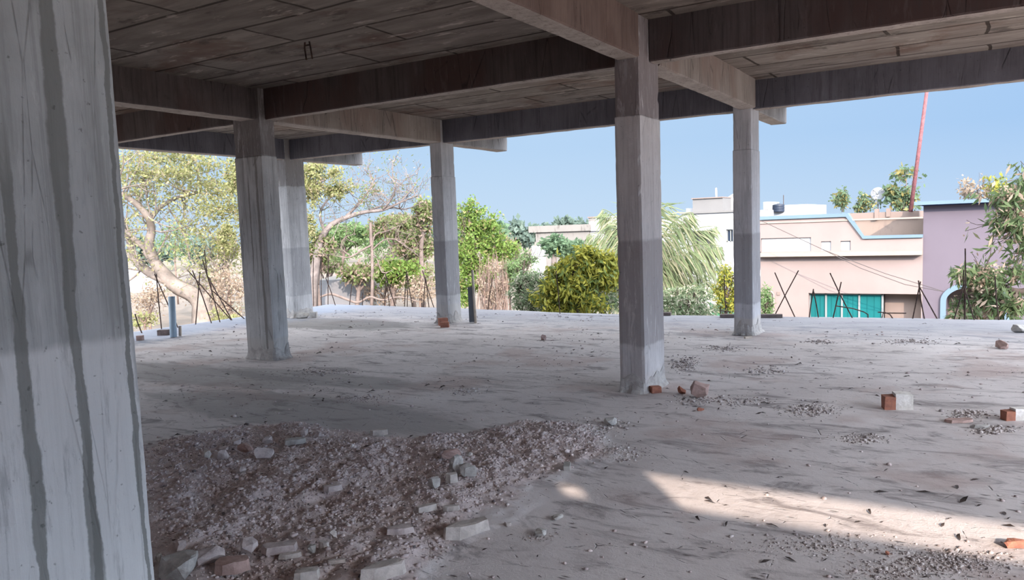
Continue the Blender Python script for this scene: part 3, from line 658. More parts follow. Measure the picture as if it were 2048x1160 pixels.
S = [  # name, px, py(foot), w, h, mat, kind, dep, rot, label
 ('concrete_chunk', 352, 1166, 92, 46, 'greymortar', 'rock', .8, VA+.2, 'big pale grey concrete chunk in the bottom corner beside the near column'),
 ('concrete_chunk', 412, 1138, 62, 38, 'stone', 'rock', .8, None, 'brown concrete chunk with a dark hollow behind the big pale corner chunk'),
 ('mortar_slab', 458, 1156, 78, 20, 'redstone', 'slab', .6, VA+.25, 'flat pinkish mortar slab along the bottom, right of the brown chunk'),
 ('rubble_stone', 490, 1114, 48, 24, 'stone', 'rock', .7, VA+.1, 'rounded brown stone half buried above the pinkish slab'),
 ('rubble_stone', 357, 1098, 24, 18, 'stone', 'rock', .8, None, 'small stone alone in gravel beside the near column'),
 ('rubble_stone', 318, 1130, 20, 24, 'greymortar', 'rock', .8, None, 'small grey stone touching the near column above the corner chunk'),
 ('mortar_slab', 556, 1108, 84, 12, 'stone', 'slab', .55, VA+.2, 'broad thin brown slab lying in the gravel near the bottom'),
 ('mortar_slab', 580, 1118, 46, 8, 'pale', 'slab', .3, VA+.25, 'long pale sliver on the front edge of the broad thin slab'),
 ('rubble_stone', 622, 1101, 20, 16, 'greymortar', 'rock', .7, None, 'grey wedge stone left of the pale curved shard'),
 ('mortar_shard', 646, 1099, 25, 13, 'pale', 'slab', .5, VA-.2, 'pale curved shard between grey wedge stone and round pebble'),
 ('rubble_stone', 665, 1087, 17, 17, 'pale', 'rock', .9, None, 'round tan pebble behind the pale curved shard'),
 ('rubble_stone', 414, 926, 17, 16, 'pale', 'rock', .9, None, 'round pale pebble standing left of the brown boulders on the heap'),
 ('rubble_stone', 441, 922, 34, 19, 'stone', 'rock', .7, VA, 'brown boulder right beside the round pale pebble'),
 ('rubble_stone', 445, 901, 20, 9, 'stone', 'rock', .7, VA, 'small flat stone behind the brown boulder by the pebble'),
 ('rubble_stone', 473, 894, 20, 14, 'stone', 'rock', .8, None, 'pointed stone at the rear left of the heap'),
 ('rubble_stone', 489, 912, 34, 15, 'redstone', 'rock', .7, VA, 'reddish stone in the middle of the boulder cluster'),
 ('rubble_stone', 525, 921, 40, 22, 'stone', 'rock', .7, VA+.3, 'largest boulder of the cluster at the back of the heap'),
 ('rubble_stone', 534, 894, 24, 15, 'stone', 'rock', .8, None, 'stone behind the largest boulder of the cluster'),
 ('mortar_slab', 588, 888, 42, 8, 'greymortar', 'slab', .5, VA+.35, 'tilted grey slab at the back of the heap below two stones'),
 ('rubble_stone', 608, 875, 19, 13, 'stone', 'rock', .8, None, 'left one of two stones behind the tilted grey slab'),
 ('rubble_stone', 634, 878, 20, 13, 'stone', 'rock', .8, None, 'right one of two stones behind the tilted grey slab'),
 ('rubble_stone', 478, 950, 28, 13, 'stone', 'rock', .7, None, 'dull flat stone in front of the boulder cluster'),
 ('mortar_slab', 758, 874, 40, 9, 'pale', 'slab', .35, VA+.25, 'raised flake of screed lifted at the back edge of the heap'),
 ('brick_fragment', 902, 921, 42, 17, 'redstone', 'rock', .6, VA+.25, 'pinkish brick fragment leaning on the broken plaster lump'),
 ('plaster_lump', 913, 955, 30, 38, 'greymortar', 'rock', .8, VA+.9, 'long grey broken plaster lump in the middle foreground'),
 ('plaster_lump', 936, 951, 38, 28, 'greymortar', 'rock', .7, VA, 'broad grey plaster lump joined right of the long lump'),
 ('rubble_stone', 938, 920, 16, 8, 'pale', 'rock', .8, None, 'small round stone on the tip of the plaster lumps'),
 ('mortar_shard', 903, 971, 26, 15, 'pale', 'slab', .7, VA+.3, 'pale shard at the near end of the long plaster lump'),
 ('rubble_stone', 868, 990, 27, 22, 'greymortar', 'rock', .7, None, 'grey stone left of the pale shard by the plaster lump'),
 ('wood_batten', 853, 1027, 38, 10, 'pale', 'block', .3, VA+.55, 'short pale batten lying aslant in the gravel'),
 ('mortar_shard', 903, 1024, 40, 8, 'pale', 'slab', .35, VA+.15, 'thin curved shard right of the short pale batten'),
 ('mortar_slab', 930, 1078, 118, 24, 'pale', 'slab', .32, VA+.55, 'longest pale mortar slab lying aslant in the foreground'),
 ('mortar_slab', 762, 1160, 100, 22, 'pale', 'slab', .35, VA+.42, 'pale mortar slab cut off by the bottom edge'),
 ('mortar_slab', 612, 1164, 56, 16, 'pale', 'slab', .5, VA+.3, 'pale wedge slab at the bottom edge, left of the mortar slab'),
 ('wood_stick', 673, 1123, 32, 6, 'pale', 'block', .2, VA+.2, 'small pale stick in the gravel near the bottom'),
 ('mortar_slab', 664, 974, 42, 9, 'stone', 'slab', .45, VA+.3, 'tan flat piece in the middle of the gravel heap'),
 ('mortar_slab', 800, 1072, 60, 10, 'stone', 'slab', .5, VA+.3, 'flat brown piece left of the longest pale slab'),
 ('wood_batten', 1135, 940, 13, 9, 'batten', 'block', 2.6, VA-.12, 'short grey batten pointing away in the centre foreground'),
 ('rubble_stone', 1016, 1054, 18, 12, 'pale', 'rock', .7, None, 'lone pale stone right of the longest pale slab'),
 ('mortar_lump', 1222, 852, 28, 19, 'greymortar', 'rock', .8, None, 'crumbly grey mortar lump in front of the central column'),
 ('mortar_lump', 1082, 1072, 34, 12, 'greymortar', 'rock', .7, None, 'crumpled grey mortar bit on bare floor near the bottom'),
 ('mortar_lump', 1115, 1040, 30, 10, 'greymortar', 'rock', .6, None, 'low crumbly mortar bit below the small sun spot'),
 ('brick_fragment', 1312, 786, 20, 13, 'brick', 'block', .8, VA+.2, 'orange brick piece against the foot of the central column'),
 ('rubble_stone', 1366, 788, 22, 17, 'brick', 'rock', .8, None, 'round red brick lump left of the big brown stone'),
 ('rubble_stone', 1402, 797, 43, 36, 'redstone', 'rock', .8, VA-.3, 'big brown stone right of the central column'),
 ('brick_fragment', 1402, 823, 15, 8, 'brick', 'rock', .7, None, 'tiny red brick chip in front of the big brown stone'),
 ('rubble_stone', 2009, 698, 30, 19, 'redstone', 'rock', .8, None, 'pink pyramid-shaped stone at the right on the far floor'),
 ('concrete_chunk', 2046, 666, 32, 20, 'greymortar', 'rock', .8, None, 'grey concrete lump cut by the right edge, farthest back'),
 ('brick_fragment', 2036, 1098, 58, 16, 'brick', 'rock', .6, VA-.2, 'orange brick piece in the sun strip at the right edge'),
 ('brick_fragment', 1776, 1110, 12, 8, 'brick', 'rock', .8, None, 'tiny red chip in shade below the sun strip'),
 ('brick_fragment', 1087, 681, 13, 13, 'redstone', 'rock', .9, None, 'small red stone alone on the floor between the columns'),
 ('brick_fragment', 886, 651, 18, 15, 'brick', 'block', .7, VA+.3, 'dark red brick bit leaning on the foot of the slim column'),
 ('brick_fragment', 889.5, 655, 17, 11, 'brick', 'block', .6, VA, 'red brick lying in front of the slim column'),
 ('mortar_lump', 604, 637, 30, 14, 'greymortar', 'rock', .6, VA, 'grey mortar lump at the foot of the pale far column'),
 ('mortar_lump', 627, 636, 13, 12, 'greymortar', 'block', .8, VA, 'small square mortar lump right of the pale far column'),
 ('brick_fragment', 279, 681, 12, 10, 'redstone', 'block', .8, VA, 'reddish brick end showing beside the near column'),
 ('brick_fragment', 326, 671, 22, 11, 'darkbrick', 'block', .6, VA, 'dark brick lying left of the blue plastic pipe'),
 ('mortar_slab', 1923, 846, 60, 5, 'redstone', 'slab', .5, VA, 'flat crushed pink brick patch left of the plastered brick'),
 ('mortar_lump', 1965, 858, 40, 8, 'greymortar', 'rock', .6, VA, 'low grey mortar heap in front of the crushed pink patch'),
 ('wood_stick', 1497, 677, 16, 4, 'wood', 'block', .3, VA+.3, 'short pale stick on the floor before the right column'),
]
for i, (nm, px, py, w, h, mt, kd, dp, ro, lab) in enumerate(S):
    cat = {'rubble_stone': 'stone', 'brick_fragment': 'brick', 'concrete_chunk': 'rubble', 'mortar_slab': 'rubble', 'mortar_lump': 'rubble', 'mortar_shard': 'rubble', 'plaster_lump': 'rubble', 'wood_batten': 'wood', 'wood_stick': 'stick'}[nm]
    piece(nm, px, py, w, h, mt, lab, cat, kd, dp, ro, i)
# bricks that still carry plaster: brick with a plaster face as a part
def plastered(px, py, w1, w2, h, label, rot):
    p = PZ(px, py, 0); d = depth(p); s = d/F
    root = empty('plastered_brick', (p.x, p.y, fz(p)-.004), label, 'brick', rz=rot)
    for (nm, x0, ww, hh, mt, sd) in (('brick_core', -w1*.5, w1, h*.85, 'brick', 3), ('plaster_coat', w2*.42, w2, h, 'plaster', 9)):
        rs = np.random.default_rng(sd); pts = []
        for k in range(2):
            for sx in (-1, 1):
                for sy in (-1, 1):
                    for sz in (0, 1):
                        c = rs.uniform(0, .16, 3); pts.append(((x0+sx*ww/2*(1-c[0]))*s, sy*h*.42*s*(1-c[1]), sz*hh*s*(1-c[2]*.8)))
        bm = hull(pts, seed=sd, size=ww*s, rough=.02); me = bpy.data.meshes.new(nm); bmesh.ops.recalc_face_normals(bm, faces=bm.faces); bm.to_mesh(me); bm.free()
        link_mesh(nm, me, MAT[mt], root)
plastered(1789, 815, 22, 34, 34, 'chipped brick with lumpy white plaster coat, alone on the right floor', VA-.2)
plastered(2026, 838, 20, 34, 25, 'white-plastered brick lying at the right edge', VA)

# ------------------------------------------------------------------ pipes, plank, poles on the slab
def upright(name, bpx, bpy_, tpx, tpy, rad, mat, label, cat, n=14, hollow=False, square=False):
    p = PZ(bpx, bpy_, 0); dd = depth(p); t = PD(tpx, tpy, dd)
    if abs(t.z) < 0: t.z = 0
    b = MB()
    if square:
        h = (t-p); L = h.length; z = h.normalized(); x = Vector((RV.x, RV.y, 0)).normalized(); x = (x-z*x.dot(z)).normalized(); y = z.cross(x)
        b.obox(p+h/2, rad*2, rad*2, L, Matrix((x, y, z)).transposed())
    elif hollow:
        b.tube([p-Vector((0, 0, .01)), t], rad, n, False); b.tube([t, p+(t-p)*.6], rad*.88, n, False)
        m = len(b.v)
        b.f += [(n+j, n+(j+1) % n, 2*n+(j+1) % n, 2*n+j) for j in range(n)]; b.m += [0]*n
    else: b.tube([p-Vector((0, 0, .01)), t], rad, n)
    o = b.build(name, MAT[mat], None, origin=(p.x, p.y, p.z), smooth=not square)
    return tag(o, label, cat)
sc = lambda px, py: depth(PZ(px, py, 0))/F
upright('plastic_pipe', 347, 673, 343, 593, 6.6*sc(347, 673), 'pvc', 'blue grey plastic pipe standing upright near the left slab edge', 'pipe', 18, True)
upright('wood_stub', 360.5, 672, 360, 652, 2.2*sc(360, 672), 'wood', 'short pale stub standing right of the blue plastic pipe', 'stub', 8, square=True)
upright('steel_pipe', 944.5, 644, 941, 574, 5.6*sc(944, 644), 'greypipe', 'dark grey square pipe standing right of the slim column', 'pipe', 8, square=True)
upright('wood_pole', 951.5, 645, 944.5, 540, 2.6*sc(951, 645), 'wood', 'thin pale pole leaning against the dark grey pipe', 'pole', 8)
def flat_bar(px0, px1, py, h, label):
    a, c = PZ(px0, py, 0), PZ(px1, py, 0); b = MB(); d = (c-a); L = d.length; x = d.normalized(); z = Vector((0, 0, 1)); y = z.cross(x)
    m = (a+c)/2; m.z = fz(m)+.028; b.obox(m, L, .10, .05, Matrix((x, y, z)).transposed())
    tag(b.build('plank', MAT['plank'], None, origin=tuple(m)), label, 'plank', 'planks on the far floor')
flat_bar(1440, 1565, 633.5, 5, 'dark plank lying on the slab edge behind the right column')
flat_bar(1316, 1342, 629.5, 4, 'short dark plank just right of the central column, far back')

# ------------------------------------------------------------------ starter bars along the slab edge
def rebar(pts, label, r=.009, group='rebars along the slab edge', z=-.02):
    (bx, by) = pts[0]; p = PZ(bx, by, 0); d = depth(p)
    P = [p+Vector((0, 0, z))] + [PD(x, y, d) for x, y in pts[1:]]
    if len(P) == 2:      # tiny bend so a bar is never ruler straight
        P = [P[0], (P[0]+P[1])/2+Vector((RNG.uniform(-.01, .01), RNG.uniform(-.01, .01), 0)), P[1]]
    b = MB(); b.tube(P, r, 6)
    tag(b.build('rebar', MAT['rebar'], None, origin=tuple(P[0])), label, 'rebar', group)
gr, gl, gm = 'bars before the peach house', 'bars before the big left tree', 'bars between the two far left columns'
for pts, lab in (
 ([(1590, 632), (1549.5, 545)], 'rebar leaning left, one of the big X right of the right column'),
 ([(1548, 631), (1597, 541)], 'rebar leaning right, one of the big X right of the right column'),
 ([(1618.5, 633), (1627, 578)], 'left rebar of the small A shape at the left end of the teal shutters'),
 ([(1637, 633), (1626.5, 580)], 'right rebar of the small A shape at the left end of the teal shutters'),
 ([(1705, 634), (1660, 546)], 'long rebar leaning left across the middle of the teal shutters'),
 ([(1666, 634), (1682.5, 564)], 'short rebar leaning right across the teal shutters'),
 ([(1736, 634), (1736, 629), (1728, 624), (1706, 617), (1673, 612)], 'bent rebar curling low before the teal shutters'),
 ([(1786, 635), (1780, 629), (1770, 625), (1756, 624.5)], 'small bent rebar hook before the beige porch'),
 ([(1764, 634), (1766, 626), (1812, 626.5)], 'low level rebar before the beige porch'),
 ([(1825, 636), (1841, 563)], 'left leg of the rebar tripod where peach meets lavender'),
 ([(1849, 636), (1837, 561)], 'middle leg of the rebar tripod where peach meets lavender'),
 ([(1875, 636), (1838, 572)], 'right leg of the rebar tripod where peach meets lavender'),
 ([(1908, 637), (1929, 560)], 'left leg of the rebar tripod before the blue arch'),
 ([(1929, 637), (1927, 540)], 'upright leg of the rebar tripod before the blue arch'),
 ([(1949, 638), (1928, 573)], 'right leg of the rebar tripod before the blue arch'),
 ([(1930, 637.5), (1930.5, 497)], 'thin tall rod rising out of the tripod before the blue arch'),
 ([(1998, 638.5), (1990, 553)], 'lone rebar in front of the mango leaves at right'),
 ([(1453, 631), (1450, 600), (1448, 552)], 'lone crooked rebar left of the right column'),
 ([(1441, 631), (1442, 612)], 'short rebar stub before the green tarpaulin'),
 ([(1461, 621.5), (1440, 621)], 'level rebar crossing before the green tarpaulin'),
 ([(1120, 626), (1116, 580), (1112, 541)], 'lone rebar standing in front of the yellow-green mango tree')): rebar(pts, lab, group=gr)
for pts, lab in (
 ([(284, 665), (270, 628)], 'short rebar close to the near column'),
 ([(323, 657), (312.5, 548)], 'upright rebar left of the blue plastic pipe'),
 ([(356, 654), (309, 548)], 'rebar leaning left behind the blue plastic pipe'),
 ([(391, 648), (400, 544)], 'rebar leaning right before the big tree trunk'),
 ([(463, 639), (376, 541)], 'long rebar slanting down right across the tree trunk'),
 ([(440, 643), (405, 519)], 'tall steep rebar before the big tree trunk'),
 ([(464, 639), (414, 550), (409, 500)], 'tallest crooked rebar of the left tangle'),
 ([(489, 636), (423, 580), (420, 556)], 'rebar slanting down to the dark-headed column'),
 ([(423, 645), (385, 541)], 'steep rebar left of the tall one before the trunk')): rebar(pts, lab, .010, gl)
for pts, lab in (
 ([(627, 610), (627, 515)], 'rebar upright against the right side of the pale far column'),
 ([(643, 610), (643, 512)], 'first tall upright rebar clear of the pale far column'),
 ([(656, 609), (656.5, 507)], 'second tall upright rebar clear of the pale far column'),
 ([(671, 610), (651, 555)], 'rebar leaning left beside the two tall upright ones'),
 ([(699, 609), (706, 557)], 'lone rebar leaning right before the grey cement basin'),
 ([(725, 610), (725, 586)], 'short stub of rebar right of the grey cement basin'),
 ([(791, 612), (770, 546)], 'long left-leaning bar of the bundle nearest the basin'),
 ([(769, 611), (771.5, 555)], 'upright bar of the bundle nearest the basin'),
 ([(779, 612), (773, 555)], 'middle bar of the bundle nearest the basin'),
 ([(809, 612), (813, 541)], 'left bar of the middle bundle before the thicket'),
 ([(814.5, 612), (814, 548)], 'upright bar of the middle bundle before the thicket'),
 ([(825, 613), (814, 548)], 'left-leaning bar of the middle bundle before the thicket'),
 ([(868, 614), (845, 541)], 'long left-leaning bar of the bundle beside the slim column'),
 ([(847, 613), (851, 555)], 'upright bar of the bundle beside the slim column'),
 ([(858, 613), (852, 558)], 'middle bar of the bundle beside the slim column'),
 ([(975, 618), (985, 555)], 'lone rebar leaning right behind the thin pale pole')): rebar(pts, lab, .0095, gm)

# ------------------------------------------------------------------ outside: ground
GZ = -3.3
b = MB(); b.add([(-420, -60, GZ), (300, -60, GZ), (300, 480, GZ), (-420, 480, GZ)], [(0, 1, 2, 3)])
tag(b.build('ground', MAT['ground']), kind='structure')
# storey below, carrying the slab
b = MB()
for (x, y) in ((-11.3, 10.6), (-7.76, 10.6), (-2.8, 10.6), (3, 10.6), (-11.3, 6.8), (-11.3, 1.4), (3, 1.4), (-2.8, 1.4)):
    b.box(x-.15, x+.15, y-.2, y+.2, GZ, -.28)
tag(b.build('trim_2', MAT['beam_outer']), kind='structure')

# ------------------------------------------------------------------ foliage tools
def leaves(pts, size, aspect=.4, droop=0., spread=1., rng=RNG):
    """one folded rhombus per point"""
    n = len(pts); d = rng.normal(size=(n, 3)); d[:, 2] = d[:, 2]*spread - droop; d /= np.linalg.norm(d, axis=1)[:, None]
    a = rng.normal(size=(n, 3)); s = np.cross(d, a); s /= np.linalg.norm(s, axis=1)[:, None]+1e-9
    L = size*rng.uniform(.65, 1.3, n)[:, None]
    v = np.stack([pts, pts+d*L*.5+s*L*aspect*.5, pts+d*L, pts+d*L*.5-s*L*aspect*.5], 1).reshape(-1, 3)
    f = (np.arange(n)[:, None]*4+np.arange(4)[None])
    return v, f
def blob(c, r, n, clumps=None, rng=RNG, shell=.55):
    """points in an ellipsoid gathered in clumps"""
    c = np.array(c, float); r = np.array(r, float)*np.ones(3)
    k = clumps or max(6, n//60)
    d = rng.normal(size=(k, 3)); d /= np.linalg.norm(d, axis=1)[:, None]; d *= (shell+(1-shell)*rng.random((k, 1)))
    cc = c+d*r
    i = rng.integers(0, k, n)
    sp = r*(.9/k**.36)
    return cc[i]+rng.normal(size=(n, 3))*sp*.62
def foliage(name, pts, size, mat, parent, aspect=.4, droop=0., spread=1.):
    v, f = leaves(pts, size, aspect, droop, spread)
    o = link_mesh(name, np_mesh(name, v - np.array(parent.location)[None] if parent else v, f), MAT[mat], parent)
    return o
def grow(b, p, d, L, r, lev, tips, rng, bend=.35, kids=(2, 4), up=.1, minr=.01, shrink=.68, sides=6):
    n = 4; P = [Vector(p)]; R = [r]; d = Vector(d).normalized()
    for i in range(n):
        d = (d+Vector(rng.normal(size=3))*bend*.45+Vector((0, 0, up*.3))).normalized(); P.append(P[-1]+d*L/n); R.append(max(minr, r*(1-.5*(i+1)/n)))
    b.tube(P, R, sides if lev > 1 else 4, False)
    if lev <= 0: tips.append(P[-1]); tips.append(P[2]); return
    for k in range(rng.integers(*kids)+1):
        t = rng.integers(2, n+1); dd = (d+Vector(rng.normal(size=3))*.75).normalized()
        grow(b, P[t], dd, L*shrink*rng.uniform(.8, 1.15), R[t]*.72, lev-1, tips, rng, bend, kids, up, minr, shrink, sides)
def wood_part(b, name, mat, root):
    me = b.mesh(name, True, tuple(root.location)); return link_mesh(name, me, MAT[mat], root)
def limb(b, pix, rads, d, jit=0., n=8, sides=8, dz=None):
    """a limb through photo points at a distance; rads in metres; dz shifts distance along the limb"""
    P = []
    for i, (x, y) in enumerate(pix): P.append(PD(x, y, d+(dz[i] if dz else 0)))
    # smooth by Catmull-Rom
    Q = []; R = []
    k = len(P)
    for i in range(k-1):
        p0, p1, p2, p3 = P[max(i-1, 0)], P[i], P[i+1], P[min(i+2, k-1)]
        for s in range(4):
            t = s/4
            Q.append(.5*((2*p1)+(p2-p0)*t+(2*p0-5*p1+4*p2-p3)*t*t+(3*p1-p0-3*p2+p3)*t**3)); R.append(rads[i]+(rads[i+1]-rads[i])*t)
    Q.append(P[-1]); R.append(rads[-1]); b.tube(Q, R, sides, True); return Q
def twigs(b, Q, rng, n, L, r, lev, tips, up=.3, start=.3, **kw):
    for i in range(n):
        q = Q[rng.integers(int(len(Q)*start), len(Q))]
        d = Vector(rng.normal(size=3))*.8+Vector((0, 0, up)); grow(b, q, d, L*rng.uniform(.6, 1.2), r, lev, tips, rng, up=up, **kw)

# ---- the big tree on the left
def big_tree():
    rng = np.random.default_rng(3); d = 44
    foot = PZ(410, 655, GZ); d = depth(foot)
    root = empty('spreading_tree', tuple(foot), 'big spreading tree with thick forked pale trunk, seen left between columns', 'tree')
    b = MB(); tips = []
    t = limb(b, [(410, 655), (406, 628), (402, 606), (385, 588), (352, 572), (325, 545), (308, 522), (292, 500)], [.72, .60, .52, .46, .42, .36, .30, .24], d)
    t2 = limb(b, [(335, 560), (300, 545), (275, 525), (262, 500), (255, 470)], [.34, .28, .22, .17, .12], d, dz=[0, .5, 1, 1.5, 2])
    t3 = limb(b, [(310, 525), (298, 490), (303, 460), (296, 435), (275, 410), (250, 392), (230, 380)], [.30, .26, .22, .2, .17, .13, .09], d, dz=[0, -.3, -.5, -1, -1.5, -2, -2.3])
    t4 = limb(b, [(296, 500), (270, 480), (248, 462), (225, 455)], [.2, .16, .12, .08], d)
    t5 = limb(b, [(299, 440), (320, 415), (352, 396), (385, 388), (405, 380)], [.16, .13, .10, .07, .04], d, dz=[0, 1, 2, 3, 3])
    t6 = limb(b, [(408, 605), (415, 590), (422, 580)], [.3, .22, .14], d)
    t7 = limb(b, [(412, 640), (432, 605), (445, 570), (450, 530), (440, 480)], [.34, .28, .2, .14, .08], d, dz=[0, .5, 1, 1.5, 2])
    t8 = limb(b, [(380, 520), (372, 480), (358, 450), (350, 430)], [.06, .05, .04, .03], d+1)
    for Q, n in ((t3, 16), (t5, 12), (t4, 7), (t2, 6), (t7, 14), (t, 3)):
        twigs(b, Q, rng, n, 2.1, .055, 2, tips, .45, .35, kids=(1, 3))
    wood_part(b, 'trunk', 'bark_pale', root)
    T = np.array([tuple(x) for x in tips]); i = rng.integers(0, len(T), 5600)
    pts = [T[i]+rng.normal(size=(5600, 3))*.42]
    for (x, y, rx, ry, n) in ((330, 325, 95, 34, 1900), (420, 350, 55, 40, 1100), (270, 350, 45, 40, 800), (385, 300, 80, 20, 600), (440, 440, 40, 55, 1300), (450, 400, 35, 40, 1200)):
        c = PD(x, y, d+rng.uniform(-1, 2)); s = d/F; pts.append(blob(c, (rx*s, 2.6, ry*s), n, 34))
    foliage('foliage', np.concatenate(pts), .21, 'leaf_pale', root, .45, .1)
big_tree()
def leafy_tree(label, foot_px, limbs, blobs, leafmat_, barkmat, size, d=None, name='leafy_tree', aspect=.45, droop=.1, rng=None, extra=0, twn=0, group=None, depthr=.5, GZ_=GZ):
    rng = rng or np.random.default_rng(abs(hash(label)) % 1000 if False else len(label)*13+int(foot_px[0]))
    if d is None: foot = PZ(*foot_px, GZ_)
    else:
        foot = PD(foot_px[0], foot_px[1], d); foot.z = GZ_
    d = depth(foot) if d is None else d; s = d/F
    root = empty(name, tuple(foot), label, 'tree', group)
    b = MB(); tips = []
    for pix, rads in limbs:
        Q = limb(b, pix, rads, d)
        if twn: twigs(b, Q, rng, twn, min(1.3, .55*min(blobs[0][2], blobs[0][3])*s), min(.03, .0011*blobs[0][2]*s*10), 1, tips, .3, .3, kids=(1, 3))
    b.tube([foot-Vector((0, 0, .1)), foot+(PD(*limbs[0][0][0], d)-foot)*.5, PD(*limbs[0][0][0], d)], [limbs[0][1][0]*1.2, limbs[0][1][0]*1.05, limbs[0][1][0]], 8)
    wood_part(b, 'trunk', barkmat, root)
    pts = []
    for (x, y, rx, ry, n) in blobs:
        c = PD(x, y, d); pts.append(blob(c, (rx*s, max(rx*s*depthr, .3), ry*s), n, max(8, n//45), rng))
    if tips and extra:
        T = np.array([tuple(x) for x in tips]); pts.append(T[rng.integers(0, len(T), extra)]+rng.normal(size=(extra, 3))*.25)
    foliage('foliage', np.concatenate(pts), size, leafmat_, root, aspect, droop)
    return root
# second pale tree, its crown showing either side of the two left columns
leafy_tree('pale leafy tree behind the dark-headed column, crown showing on both sides', (540, 640), [([(540, 620), (535, 540), (520, 450), (500, 390), (470, 360)], [.3, .26, .2, .14, .06]), ([(535, 500), (570, 430), (610, 380), (650, 360)], [.2, .14, .09, .04])],
           [(640, 352, 48, 27, 1500), (615, 385, 34, 30, 700), (690, 375, 30, 10, 200), (560, 380, 60, 50, 1500), (455, 480, 22, 30, 900), (465, 350, 16, 34, 700), (620, 455, 18, 25, 400), (670, 385, 28, 14, 500)], 'leaf_pale', 'bark_grey', .20, d=42, name='leafy_tree', twn=7, extra=1200)
# bare tree
def bare_tree():
    rng = np.random.default_rng(11); d = 42.5
    foot = PD(622, 640, d); foot.z = GZ
    root = empty('bare_tree', tuple(foot), 'bare leafless tree spreading fine twigs against the sky, left of the slim column', 'tree')
    b = MB(); tips = []
    b.tube([foot, PD(626, 560, d), PD(640, 480, d)], [.3, .26, .2], 8)
    Q1 = limb(b, [(640, 480), (660, 452), (690, 436), (730, 424), (765, 420), (800, 405), (830, 392)], [.2, .15, .12, .1, .08, .05, .03], d)
    Q2 = limb(b, [(690, 436), (715, 410), (735, 385), (748, 360), (752, 350)], [.09, .07, .05, .04, .02], d, dz=[0, 1, 1.5, 2, 2])
    Q3 = limb(b, [(765, 420), (785, 395), (790, 370), (778, 350)], [.07, .05, .035, .02], d, dz=[0, -.5, -1, -1])
    Q4 = limb(b, [(740, 420), (770, 412), (810, 418), (845, 405)], [.06, .05, .04, .02], d, dz=[0, 1, 2, 2])
    Q5 = limb(b, [(800, 405), (822, 380), (835, 362)], [.05, .035, .02], d)
    Q6 = limb(b, [(650, 465), (640, 430), (655, 400), (690, 380)], [.1, .07, .05, .03], d, dz=[0, 1, 2, 2])
    for Q, n in ((Q1, 15), (Q2, 12), (Q3, 10), (Q4, 11), (Q5, 7), (Q6, 11)): twigs(b, Q, rng, n, 1.25, .022, 2, tips, .35, .2, kids=(1, 3), minr=.009)
    wood_part(b, 'trunk', 'bark_grey', root)
    T = np.array([tuple(x) for x in tips]); T = T[rng.random(len(T)) < .3]
    pts = T[rng.integers(0, len(T), 700)]+rng.normal(size=(700, 3))*.25
    c = PD(735, 385, d); s = d/F
    pts = np.concatenate([pts, blob(c, (24*s, .8, 26*s), 330, 12, rng)])
    foliage('foliage', pts, .16, 'leaf_acacia', root)
bare_tree()
# dry pinkish snag
def snag():
    rng = np.random.default_rng(5); d = 43
    foot = PD(742, 640, d); foot.z = GZ
    root = empty('dead_tree', tuple(foot), 'dry pinkish dead tree with crooked boughs above the grey cement basin', 'tree')
    b = MB(); tips = []
    b.tube([foot, PD(745, 560, d), PD(744, 500, d)], [.10, .09, .08], 7)
    limb(b, [(744, 505), (742, 478), (741, 445)], [0.078, 0.090, 0.078], d)
    Q = [limb(b, [(744, 490), (725, 500), (705, 512), (690, 515), (665, 510)], [0.060, 0.054, 0.048, 0.036, 0.018], d, dz=[0, -.5, -1, -1, -1]),
         limb(b, [(744, 500), (750, 470), (775, 462), (800, 450)], [0.042, 0.036, 0.030, 0.018], d),
         limb(b, [(700, 512), (682, 495), (690, 475), (712, 468)], [0.042, 0.036, 0.030, 0.018], d),
         limb(b, [(790, 478), (815, 495), (835, 510)], [0.036, 0.030, 0.018], d),
         limb(b, [(744, 500), (768, 480), (790, 478)], [0.042, 0.036, 0.030], d),
         limb(b, [(755, 520), (765, 545), (785, 540)], [0.036, 0.030, 0.012], d)]
    for q in Q: twigs(b, q, rng, 6, 1.0, .022, 1, tips, .1, .2, kids=(1, 3))
    wood_part(b, 'trunk', 'bark_pink', root)
snag()
b = MB()
fb = limb(b, [(640, 594), (662, 588), (690, 597), (715, 605), (740, 594), (765, 600), (800, 594), (838, 604)], [.05, .07, .07, .06, .06, .05, .04, .03], 41)
tag(b.build('fallen_branch', MAT['bark_pink'], None, origin=tuple(fb[0]), smooth=True), 'long pinkish fallen branch winding low beyond the slab edge', 'branch')

# acacia thicket: separate flat-crowned trees
th = [(690, 470, 62, 24, 2300, 'leaf_mid', 60), (640, 500, 34, 30, 1000, 'leaf_acacia', 43), (790, 455, 62, 28, 2000, 'leaf_acacia', 54), (830, 500, 45, 36, 1600, 'leaf_acacia', 48), (720, 545, 45, 18, 900, 'leaf_acacia', 44), (790, 545, 52, 26, 1500, 'leaf_green', 45), (655, 530, 34, 14, 600, 'leaf_acacia', 56), (848, 430, 28, 34, 900, 'leaf_acacia', 47), (665, 505, 58, 34, 1500, 'leaf_mid', 70), (775, 500, 64, 36, 1700, 'leaf_mid', 74), (840, 560, 40, 34, 1200, 'leaf_acacia', 66)]
tl = ['dark green flat-crowned acacia behind the dead tree', 'thin acacia just right of the pale far column', 'wide brownish acacia under the bare twigs', 'brownish acacia touching the slim column', 'low acacia over the right end of the basin', 'bright green acacia behind the middle rebar bundle', 'small acacia over the pale basin ledge', 'tall narrow acacia left of the slim column', 'hazy green acacia behind the left half of the thicket', 'hazy green acacia behind the right half of the thicket', 'low brownish acacia farthest back beside the slim column']
